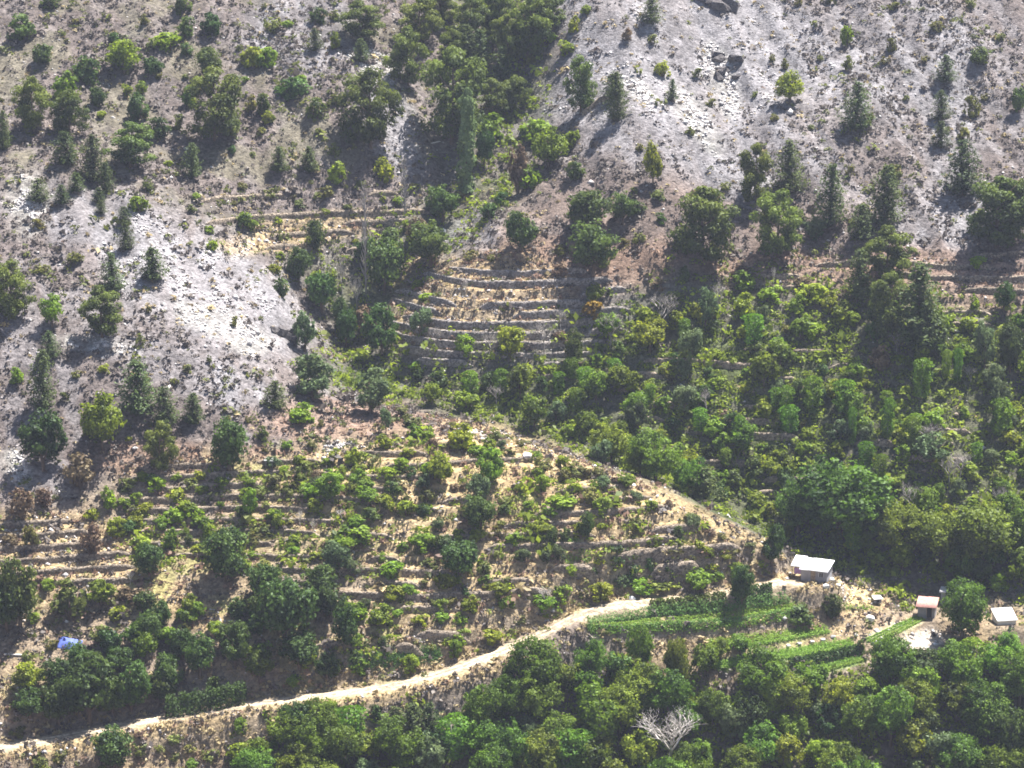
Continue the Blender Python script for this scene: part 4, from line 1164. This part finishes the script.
sheet(c, "porch_roof", -Lc / 2 - 0.5, -Lc / 2 + 1.7, -Dc / 2 + 0.5, Dc / 2 + 0.5, Hf + 0.22, Hb + 0.34, M["sheet"])
for yy in (-Dc / 2 + 0.7, Dc / 2 + 0.2):
    b = MB(); b.box(-Lc / 2 - 0.3, -Lc / 2 - 0.18, yy, yy + 0.12, -0.8, Hf + 0.2); b.build("post", M["plank"], c)
Rz = math.radians(-24)
def off(base, rz, dx, dy, dz=0.0):
    x = base[0] + dx * math.cos(rz) - dy * math.sin(rz); y = base[1] + dx * math.sin(rz) + dy * math.cos(rz)
    return (x, y, float(sample(ZF, x, y)) + dz)
# purple cloth hung under the porch
b = MB()
for k in range(7):
    b.box(-0.7 + 0.2 * k, -0.5 + 0.2 * k, -0.02 + 0.05 * (k % 2), 0.03 + 0.05 * (k % 2), 0.95, 2.0)
hang = b.build("hanging_cloth", M["purple"], None, label="purple cloth hanging under the cabin's porch roof", category="cloth")
hang.location = off(CABIN, Rz, -Lc / 2 + 0.9, -Dc / 2 + 0.6); hang.rotation_euler = (0, 0, Rz)

# red-roofed shed
s = empty("shed", SHED, math.radians(-18), "small block shed with faded red sloping roof and dark doorway beside the garden", "shed")
b = MB(); b.box(-1.5, 0.1, -1.1, -0.92, -0.8, 1.95); b.box(0.1, 1.0, -1.1, -0.92, 1.85, 1.95); b.box(1.0, 1.5, -1.1, -0.92, -0.8, 1.95); b.build("wall", M["block"], s)
b = MB(); b.box(-1.5, 1.5, 0.92, 1.1, -0.8, 2.68); b.build("wall", M["block"], s)
for xx in (-1.5, 1.32):
    b = MB(); b.box(xx, xx + 0.18, -0.917, 0.917, -0.8, 1.90, (0, 0, 0.78, 0.78)); b.build("wall", M["block"], s)
b = MB(); b.box(0.12, 0.98, -0.99, -0.95, -0.05, 1.83); b.build("door", M["dark"], s)
b = MB(); b.box(0.05, 0.12, -1.13, -0.98, -0.1, 1.9); b.box(0.98, 1.05, -1.13, -0.98, -0.1, 1.9); b.build("door_frame", M["plank"], s)
sheet(s, "roof_sheet", -1.85, 0.0, -1.6, 1.4, 1.86, 2.96, M["rustsheet"], 0.03, 0.25)
sheet(s, "roof_sheet", -0.04, 1.85, -1.6, 1.4, 1.92, 3.02, M["rustsheet"], 0.03, 0.25)

# grey store behind it
g = empty("store_house", STORE, math.radians(-14), "low grey flat-roofed store half hidden behind the red-roofed shed", "shed")
b = MB(); b.box(-3.0, 3.0, -1.5, -1.3, -0.8, 2.2); b.build("wall", M["plaster"], g)
b = MB(); b.box(-3.0, 3.0, 1.3, 1.5, -0.8, 2.2); b.build("wall", M["plaster"], g)
for xx in (-3.0, 2.8):
    b = MB(); b.box(xx, xx + 0.2, -1.297, 1.297, -0.8, 2.2); b.build("wall", M["plaster"], g)
b = MB(); b.box(-3.25, 3.25, -1.75, 1.75, 2.203, 2.36); rf = b.build("roof", M["greysheet"], g)
b = MB(); b.box(-1.0, 1.4, 0.1, 1.4, 2.363, 3.0); b.build("roof_tank_housing", M["block"], rf)
b = MB(); b.box(0.6, 1.5, -1.515, -1.49, 0.2, 1.95); b.build("door", M["dark"], g)

# white-roofed outbuilding half hidden at the right
w = empty("outbuilding", PALE, math.radians(8), "small outbuilding with bright white roof showing between trees near the right edge", "shed")
b = MB(); b.box(-1.7, 1.7, -1.5, -1.3, -0.8, 0.9); b.build("wall", M["concrete"], w)
b = MB(); b.box(-1.7, 1.7, 1.3, 1.5, -0.8, 1.9); b.build("wall", M["concrete"], w)
for xx in (-1.7, 1.5):
    b = MB(); b.box(xx, xx + 0.2, -1.297, 1.297, -0.8, 0.95, (0, 0, 0.9, 0.9)); b.build("wall", M["concrete"], w)
sheet(w, "roof_sheet", -1.9, 0.05, -1.9, 1.8, 0.85, 2.05, M["white"], 0.02, 0.25)
sheet(w, "roof_sheet", 0.0, 1.9, -1.9, 1.8, 0.90, 2.10, M["white"], 0.02, 0.25)

# ------------------------------------------------------------------ small things
def ground_at(u, v):
    a = cast(ZF, [u], [v], 0.3)
    return float(a[0][0]), float(a[1][0]), float(a[2][0])

def hutch(u, v, W, H, D, rz, label, roof="white", name="hutch"):
    e = empty(name, ground_at(u, v), rz, label, "hutch")
    b = MB(); b.box(-W / 2, W / 2, -D / 2, D / 2, 0.15, H); b.build("body", M["block"], e)
    b = MB(); b.box(-W / 2 - 0.15, W / 2 + 0.15, -D / 2 - 0.2, D / 2 + 0.15, H + 0.003, H + 0.09, (-0.0, 0, 0.22, 0.22)); b.build("roof", M[roof], e)
    b = MB(); b.box(-W * 0.2, W * 0.2, -D / 2 - 0.03, -D / 2 - 0.003, 0.25, H * 0.8); b.build("door", M["dark"], e)
    for sx in (-1, 1):
        for sy in (-1, 1):
            b = MB(); x0 = sx * (W / 2 - 0.08); y0 = sy * (D / 2 - 0.08); b.box(x0 - 0.05, x0 + 0.05, y0 - 0.05, y0 + 0.05, -0.3, 0.147); b.build("leg", M["plank"], e)
    return e
hutch(877, 603, 1.3, 0.9, 1.1, 0.15, "tiny hutch with white lid at the edge of the garden beds")
hutch(270, 466, 1.5, 1.1, 1.3, -0.2, "small white box hutch above the topmost terrace walls")

# blue tarpaulin over a heap
def tarp(u, v, w, d, h, label):
    x, y, z = ground_at(u, v)
    n = 14
    xs, ys = np.meshgrid(np.linspace(-w / 2, w / 2, n), np.linspace(-d / 2, d / 2, n))
    zz = h * np.clip(1 - (2 * np.abs(xs) / w) ** 3, 0, 1) * np.clip(1 - (2 * np.abs(ys) / d) ** 3, 0, 1) + fbm(xs * 1.6 + 7, ys * 1.6, 5, 3) * 0.3
    gz = sample(ZF, x + xs, y + ys) - z
    V = np.c_[xs.ravel(), ys.ravel(), (gz + np.maximum(zz, 0.02)).ravel()]
    V2 = V.copy(); V2[:, 2] -= 0.25
    I = np.arange(n * n).reshape(n, n)
    F = np.c_[I[:-1, :-1].ravel(), I[:-1, 1:].ravel(), I[1:, 1:].ravel(), I[1:, :-1].ravel()]
    F2 = F[:, ::-1] + n * n
    rim = []
    edge = list(I[0, :]) + list(I[1:, -1]) + list(I[-1, -2::-1]) + list(I[-2:0:-1, 0])
    for a, b_ in zip(edge, edge[1:] + edge[:1]):
        rim.append((a, a + n * n, b_ + n * n, b_))
    o = link("tarpaulin", mesh_np("tarpaulin", np.concatenate([V, V2]), np.concatenate([F, F2, np.array(rim)]), M["blue"]), None, label=label, category="tarpaulin")
    o.location = (x, y, z)
tarp(70, 645, 4.0, 2.0, 0.8, "crumpled blue tarpaulin over a heap below the olive round bush")

# pale planks and pipes lying on the slope
def plank(u0, v0, u1, v1, label, wd=0.35, mat="deadwood", name="plank"):
    a = np.array(ground_at(u0, v0)); c_ = np.array(ground_at(u1, v1))
    d = c_ - a; L = np.linalg.norm(d)
    b = MB(); b.box(0, L, -wd / 2, wd / 2, 0.05, 0.22)
    o = b.build(name, M[mat], None, label=label, category="plank")
    o.location = a; o.rotation_euler = (0, -math.asin(d[2] / L), math.atan2(d[1], d[0]))
plank(415, 147, 440, 142, "pale weathered plank lying below the large spreading pine", 0.5, "concrete")
plank(4, 655, 28, 656, "pale weathered plank lying left of the blue tarpaulin", 0.5, "deadwood")

# white sheet thrown on the canopy's edge, far lower right
def white_sheet(u, v):
    x, y, z = ground_at(u, v)
    e = empty("white_tank", (x, y, z), 0.3, "small white tank top glinting among trees in the lower right corner", "tank")
    b = MB(); n = 14
    for nm, r0, z0, z1, mat in (("body", 0.75, -0.5, 6.6, "white"), ("lid", 0.82, 6.603, 6.75, "white")):
        b = MB(); b.tube([(0, 0, z0), (0, 0, z1)], [r0, r0], n); b.build(nm, M[mat], e)

# boulders and rock outcrops
def boulder(u, v, w, h, mat, label, seed, cat="rock", name="boulder"):
    x, y, z = ground_at(u, v)
    ppm = FPX / (y * cp - (z - ZC) * sp_)
    r = np.random.default_rng(seed)
    d = sphere_dirs(70, r)
    import bmesh
    bm = bmesh.new()
    for p in d * r.uniform(0.82, 1.0, (70, 1)):
        bm.verts.new(p)
    bmesh.ops.convex_hull(bm, input=bm.verts)
    bmesh.ops.delete(bm, geom=[q for q in bm.verts if not q.link_faces], context='VERTS')
    me = bpy.data.meshes.new(name); bm.to_mesh(me); bm.free()
    me.materials.append(M[mat])
    o = link(name, me, None, label=label, category=cat)
    o.location = (x, y, z + h / ppm * 0.15)
    o.scale = (w / ppm / 2, w / ppm / 2 * 0.8, h / ppm / 2)
    o.rotation_euler = (0, 0, r.uniform(0, 6))
    return o

# angular crags: tilted slabs belonging to one outcrop
def outcrop(u, v, w, h, n, label, seed, mat="darkrock"):
    x, y, z = ground_at(u, v)
    ppm = FPX / (y * cp - (z - ZC) * sp_)
    e = empty("rock_outcrop", (x, y, z), 0.0, label, "rock")
    r = np.random.default_rng(seed)
    import bmesh
    for i in range(n):
        bm = bmesh.new()
        for p in r.uniform(-1, 1, (16, 3)):
            bm.verts.new(p * np.array([1, 0.8, 0.7]))
        bmesh.ops.convex_hull(bm, input=bm.verts)
        bmesh.ops.delete(bm, geom=[q for q in bm.verts if not q.link_faces], context='VERTS')
        me = bpy.data.meshes.new("crag"); bm.to_mesh(me); bm.free()
        me.materials.append(M[mat])
        o = link("crag", me, e)
        dx = r.uniform(-0.5, 0.5) * w / ppm; dy = r.uniform(-0.5, 0.5) * h / ppm * 1.1
        s_ = r.uniform(0.5, 1.0) * 0.42 * w / ppm
        o.location = (dx, dy, float(sample(ZF, x + dx, y + dy)) - z + 0.1 * s_)
        o.scale = (s_, s_, s_ * 0.9); o.rotation_euler = tuple(r.uniform(-0.6, 0.6, 3))
outcrop(728, 68, 24, 30, 9, "dark jagged rock outcrop in the grey scree at upper right of the gully", 1)
outcrop(284, 332, 20, 16, 6, "dark broken rock face at the right end of the white scree patch", 2)
outcrop(714, 5, 34, 12, 6, "dark crag at the top edge above the grey scree", 4)
boulder(632, 600, 8, 7, "white", "white painted stone beside the dirt track near its bend", 1)
boulder(571, 91, 7, 6, "concrete", "upper of two pale boulders beside the sparse olive pine", 2)
boulder(573, 97, 6, 5, "concrete", "lower of two pale boulders beside the sparse olive pine", 3)
for q, (bu, bv, bw, words) in enumerate([(832, 581, 9, "largest pale boulder"), (838, 586, 7, "lower pale boulder"), (826, 587, 8, "left pale boulder"), (843, 580, 6, "right pale boulder")]):
    boulder(bu, bv, bw, bw * 0.7, "concrete", words + " in the heap right of the white-roofed cabin", 10 + q)
for q, (bu, bv, words) in enumerate([(788, 646, "first"), (799, 644, "second"), (812, 642, "third"), (823, 640, "fourth"), (833, 637, "fifth")]):
    boulder(bu, bv, 6, 3.5, "stone", words + " pale edging stone from the left along the bean bed", 20 + q)
boulder(443, 232, 9, 6, "concrete", "pale boulder in the ravine below the green poplar", 30)
boulder(527, 457, 14, 8, "stone", "grey boulder on the crest of the central spur", 31)
boulder(962, 622, 9, 5, "concrete", "pale stone in front of the red-roofed shed", 32)
boulder(870, 620, 12, 9, "concrete", "pale angular stone block beside the garden path left of the shed", 33)

# retaining wall in the scree
def stone_bank(u0, v0, u1, v1, h, label, mat="wall"):
    a = np.array(ground_at(u0, v0)); c_ = np.array(ground_at(u1, v1))
    n = 24
    P = np.c_[np.linspace(a[0], c_[0], n), np.linspace(a[1], c_[1], n)]
    tg = (P[-1] - P[0]) / np.linalg.norm(P[-1] - P[0]); nr = np.array([tg[1], -tg[0]])
    z = sample(ZF, P[:, 0], P[:, 1])
    r = np.random.default_rng(3)
    rows = [(0.35, -0.4), (0.33, h * 0.5), (0.28, h), (-0.28, h), (-0.33, h * 0.5), (-0.35, -0.4)]
    V = np.stack([np.c_[P + nr * (o_ + r.normal(0, 0.03, n))[:, None], z + q + r.normal(0, 0.04, n)] for o_, q in rows], 1).reshape(-1, 3)
    I = np.arange(n * 6).reshape(n, 6)
    F = np.c_[I[:-1, :-1].ravel(), I[1:, :-1].ravel(), I[1:, 1:].ravel(), I[:-1, 1:].ravel()]
    cap = [(I[e][0], I[e][1], I[e][4], I[e][5]) for e in (0, n - 1)] + [(I[e][1], I[e][2], I[e][3], I[e][4]) for e in (0, n - 1)]
    link("stone_wall", mesh_np("stone_wall", V, np.concatenate([F, np.array(cap)]), M[mat]), None, label=label, category="stone wall", kind="thing")
stone_bank(582, 116, 610, 97, 1.0, "slanting retaining wall in the scree beside the dark pine pair")

# ------------------------------------------------------------------ garden beds: rows of crops
def crop_row(pts, h, wd, mat, label, n_per_m=26, leaf=0.22, group="crop rows"):
    d = densify(pts, 60)
    x, y, z = cast(ZF, d[:, 0], d[:, 1], 0.4)
    P = relax(np.c_[x, y], 4)
    L = np.hypot(*np.diff(P, axis=0).T).sum()
    n = int(L * n_per_m)
    s = rng.random(n) * (len(P) - 1)
    i = s.astype(int); f = (s - i)[:, None]
    c = P[i] * (1 - f) + P[np.minimum(i + 1, len(P) - 1)] * f
    c = c + rng.normal(0, wd * 0.33, (n, 2))
    q = rng.random(n) ** 0.8
    hh = h * (0.75 + 0.6 * (vnoise(s * 0.8, s * 0 + h, 8) + 0.5))
    C = np.c_[c, sample(ZF, c[:, 0], c[:, 1]) + q * hh]
    V, F = leaf_quads(C, np.tile([0, -0.2, 0.7], (n, 1)), leaf, 0.8, 0.45)
    o = link("crop_row", mesh_np("crop_row", V, F, M[mat], np.clip(0.2 + 0.6 * q + rng.normal(0, 0.15, n), 0, 1)), None, label=label, category="crop row", group=group)

def between(A, B, n):
    out = []
    for k in range(n):
        t_ = (k + 0.5) / n
        a = densify(A, 20); b = densify(B, 20)
        out.append([tuple(q) for q in a * (1 - t_) + b * t_])
    return out
for k, row in enumerate(between([(586, 625), (648, 614), (733, 606), (784, 600)], [(590, 634), (697, 632), (744, 628), (808, 616)], 6)):
    crop_row(row, (1.5, 1.1, 0.6, 0.6, 0.9, 0.7)[k], 0.5, ("maize", "maize", "crop", "crop", "maize", "crop")[k], f"{('tall', 'tall', 'low', 'low', 'knee-high', 'low')[k]} crop row, {RANK[k]} from the top of the upper garden bed", 60, 0.18, "maize rows")
for k, row in enumerate(between([(704, 642), (760, 636), (824, 626)], [(716, 650), (770, 645), (830, 634)], 3)):
    crop_row(row, 0.5, 0.6, "crop", f"low bean row, {RANK[k]} from the top of the second garden bed", 80, 0.17, "bean rows")
for k, row in enumerate(between([(705, 665), (760, 655), (848, 641)], [(725, 672), (780, 663), (858, 648)], 4)):
    crop_row(row, 0.5, 0.7, "crop", f"bright green leafy row, {RANK[k]} from the top of the third garden bed", 70, 0.17, "leafy rows")
for k, row in enumerate(between([(768, 681), (800, 671), (862, 657)], [(785, 683), (825, 673), (868, 661)], 2)):
    crop_row(row, 0.4, 0.6, "crop", f"bright green row, {RANK[k]} from the top of the lowest garden bed", 80, 0.17, "leafy rows")
for k, row in enumerate(between([(862, 640), (916, 616)], [(876, 646), (926, 620)], 4)):
    crop_row(row, 0.25, 0.3, "crop", f"thin seedling row, {RANK[k]} from the left in the bed by the shed", 90, 0.13, "seedling rows")
crop_row([(560, 545), (578, 540)], 0.35, 1.2, "crop", "small bright green bed among the spur's dry terraces, upper of two", 70, 0.18, "small beds on the spur")
crop_row([(563, 562), (590, 556)], 0.35, 1.2, "crop", "small bright green bed among the spur's dry terraces, lower of two", 70, 0.18, "small beds on the spur")
crop_row([(350, 664), (400, 660), (440, 655)], 0.5, 0.9, "maize", "blue-green vegetable row on the bank just above the dirt track", 200, 0.2, "rows above the track")
crop_row([(845, 608), (875, 608)], 0.3, 1.2, "crop", "bright green salad patch above the garden path left of the shed", 60, 0.16, "small beds")
# clipped hedges
for k, (pts, h_, words) in enumerate([([(166, 716), (205, 710), (246, 702)], 3.6, "long dense dark hedge beside the dirt track at lower left"), ([(650, 609), (690, 605), (726, 601)], 1.3, "dark low hedge between the dirt track and the maize bed"),
                               ([(760, 672), (810, 662), (858, 652)], 1.1, "dark low hedge between the third and lowest garden beds"), ([(735, 596), (772, 592)], 1.2, "dark low hedge right of the dark tree above the maize bed")]):
    d = densify(pts, 60); x, y, z = cast(ZF, d[:, 0], d[:, 1], 0.4)
    P = np.c_[x, y]; L = np.hypot(*np.diff(P, axis=0).T).sum(); n = int(L * 150 * (1 if h_ < 2 else 1.6))
    s_ = rng.random(n) * (len(P) - 1.001); i = s_.astype(int); f = (s_ - i)[:, None]
    c = P[i] * (1 - f) + P[i + 1] * f
    a = rng.random(n) * math.pi; rad = np.sqrt(rng.uniform(0.4, 1, n)) * (1 + 0.5 * vnoise(s_ * 0.5, a * 2, 4))
    c = c + np.c_[np.zeros(n), np.cos(a) * rad * (0.9 if h_ < 2 else 1.6)]
    zz = sample(ZF, c[:, 0], c[:, 1]) + np.sin(a) * rad * h_
    V, F = leaf_quads(np.c_[c, zz], np.c_[np.zeros(n), np.cos(a), np.sin(a)], 0.2, 0.6, 0.7)
    o = link("hedge", mesh_np("hedge", V, F, M["O"], np.clip(0.5 + rng.normal(0, 0.25, n), 0, 1)), None, label=words, category="hedge", group="hedges")

# ------------------------------------------------------------------ stuff on the ground: scrub tufts, dry grass, undergrowth, scree stones
cellx = np.gradient(GX); celly = np.gradient(GY)
AREA = np.outer(celly, cellx)
region = (XX > -138) & (XX < 138) & (YY > 380) & (YY < 608)
def scatter(weight, n, seed):
    r = np.random.default_rng(seed)
    p = np.clip(weight * AREA * region, 0, None).ravel(); p = p / p.sum()
    idx = r.choice(len(p), n, p=p)
    x = XX.ravel()[idx] + r.uniform(-0.26, 0.26, n); y = YY.ravel()[idx] + r.uniform(-0.2, 0.2, n)
    return x, y, sample(ZF, x, y), r

def tufts(name, mat, weight, n, size, height, leaves, seed, label, leaf=0.28, jit=0.7):
    x, y, z, r = scatter(weight, n, seed)
    s = size * np.exp(r.normal(0, 0.38, n)); hh = height * s / size
    d = sphere_dirs(n * leaves, r); d[:, 2] = np.abs(d[:, 2])
    S = np.repeat(np.c_[s, s, hh], leaves, 0)
    C = np.repeat(np.c_[x, y, z], leaves, 0) + d * S * r.uniform(0.5, 1.0, (n * leaves, 1))
    V, F = leaf_quads(C, d + np.array([0, 0, 0.3]), leaf * np.repeat(s / size, leaves), jit, 0.6, r)
    T = np.clip(np.repeat(r.normal(0.5, 0.25, n), leaves) + r.normal(0, 0.12, n * leaves), 0, 1)
    return link(name, mesh_np(name, V, F, M[mat], T), None, kind="stuff", label=label, category="ground cover")

clear = smooth(2.2, 3.6, DTRACK) * (1 - np.clip(sum(BEDM), 0, 1))
for P_ in (CABIN, SHED, STORE, PALE):
    clear = clear * smooth(3.0, 5.0, np.hypot(XX - P_[0], YY - P_[1]))
spurm = blur(in_poly(UU, VV, SPUR), 4)
lum = COLR.mean(-1)
dryw = (1 - wood) * (1 - low) * clear * (1 - 0.7 * spurm) * (0.35 + smooth(-0.25, 0.3, n1 * -1 + 0.5 * n2) * 1.0) * (1 - 0.45 * smooth(0.28, 0.42, lum)) * (1 - 0.6 * gully) * (1 - 0.75 * sc_clean)
cv = np.interp(UU, CREST[:, 0], CREST[:, 1])
crestband = (np.abs(VV - cv + 2) < 16) & (UU > 395) & (UU < 800) & (YY < VB + 8)
bank = smooth(1.7, 2.3, DTRACK) * (1 - smooth(6, 9, DTRACK))
tufts("dry_scrub", "tuft", dryw + 0.5 * bank, 27000, 0.52, 0.45, 10, 1, "low grey-purple dry scrub tufts dotting the slopes", 0.22)
tufts("dry_grass", "straw", (smooth(0.12, 0.4, COLR[..., 0] - COLR[..., 2]) + 0.05) * clear * (1 - low) * (1 - wood * 0.7) + 0.8 * bank, 6500, 0.42, 0.35, 8, 2, "straw-coloured dry grass tufts on the terraces and banks", 0.2)
rus = np.clip((COLR[..., 0] / (COLR[..., 2] + 0.02) - 1.35), 0, 1) * (lum < 0.24) * clear * (1 - wood) * (1 - low)
tufts("russet_grass", "rust", rus + 0.002, 3000, 0.50, 0.42, 9, 3, "russet dry grass and ferns on the old terraces", 0.2)
und = (wood * 1.0 + low * 1.3 + gully * 0.5 + spurm * 0.6 * smooth(-0.1, 0.3, n1 + n2 * 0.5)) * clear * (0.4 + smooth(-0.3, 0.3, n2))
tufts("undergrowth", "under", und * (1 - 0.93 * blur(crestband, 3)), 14000, 0.90, 0.75, 18, 4, "bright green undergrowth of brambles and vines", 0.24)
tufts("sparse_scrub", "S", (dryw * 0.4 + spurm * 0.6 + 0.05 * clear) * (0.2 + smooth(0, 0.4, n3) + 0.5 * lh), 3600, 0.7, 0.6, 16, 5, "small olive scrub tufts scattered over the slopes", 0.22)

def stones(name, weight, n, size, seed, label, mat="stone"):
    x, y, z, r = scatter(weight, n, seed)
    s = size * np.exp(r.normal(0, 0.45, n))
    base = np.array([(1, 0, 0), (-1, 0, 0), (0, 1, 0), (0, -1, 0), (0, 0, 1), (0, 0, -1)], float)
    tri = np.array([(0, 2, 4), (2, 1, 4), (1, 3, 4), (3, 0, 4), (2, 0, 5), (1, 2, 5), (3, 1, 5), (0, 3, 5)])
    V = base[None] * r.uniform(0.6, 1.3, (n, 6, 1)) + r.normal(0, 0.18, (n, 6, 3))
    a = r.random(n) * 6.283
    ca_, sa_ = np.cos(a)[:, None], np.sin(a)[:, None]
    X_ = V[..., 0] * ca_ - V[..., 1] * sa_; Y_ = V[..., 0] * sa_ + V[..., 1] * ca_
    V = np.stack([X_, Y_, V[..., 2] * 0.7], -1) * s[:, None, None] + np.c_[x, y, z][:, None, :]
    F = (tri[None] + (np.arange(n) * 6)[:, None, None]).reshape(-1, 3)
    link(name, mesh_np(name, V.reshape(-1, 3), F, M[mat]), None, kind="stuff", label=label, category="stones")
stones("scree_stones", smooth(0.20, 0.34, lum) * (1 - smooth(0.12, 0.25, COLR[..., 0] - COLR[..., 2])) * clear * (1 - 0.95 * spurm) + 0.004 * clear, 9000, 0.24, 6, "pale loose stones strewn over the scree")
stones("fallen_wall_stones", (tmask_all * clear * smooth(0.9, 1.8, slope_g) + 0.0005) * (1 - low), 4000, 0.20, 7, "loose stones fallen from the terrace walls", "wall")

finish_labels()

# ------------------------------------------------------------------ the air between
zlo = float(ZF.min()) - 1.0
zhi = max(float(ZF.max()) + 14.0, ZC + 5.0)
b = MB(); b.box(-545, 545, -85, 1025, zlo, zhi)
hm, nt, out = new_mat("haze_air")
pvn = N(nt, "ShaderNodeVolumePrincipled")
pvn.inputs["Color"].default_value = (0.70, 0.78, 1.0, 1)
pvn.inputs["Density"].default_value = 0.00008
pvn.inputs["Anisotropy"].default_value = 0.2
nt.links.new(pvn.outputs[0], out.inputs["Volume"])
hz = b.build("haze", hm, None, kind="stuff", label="thin pale blue summer haze over the whole valley")
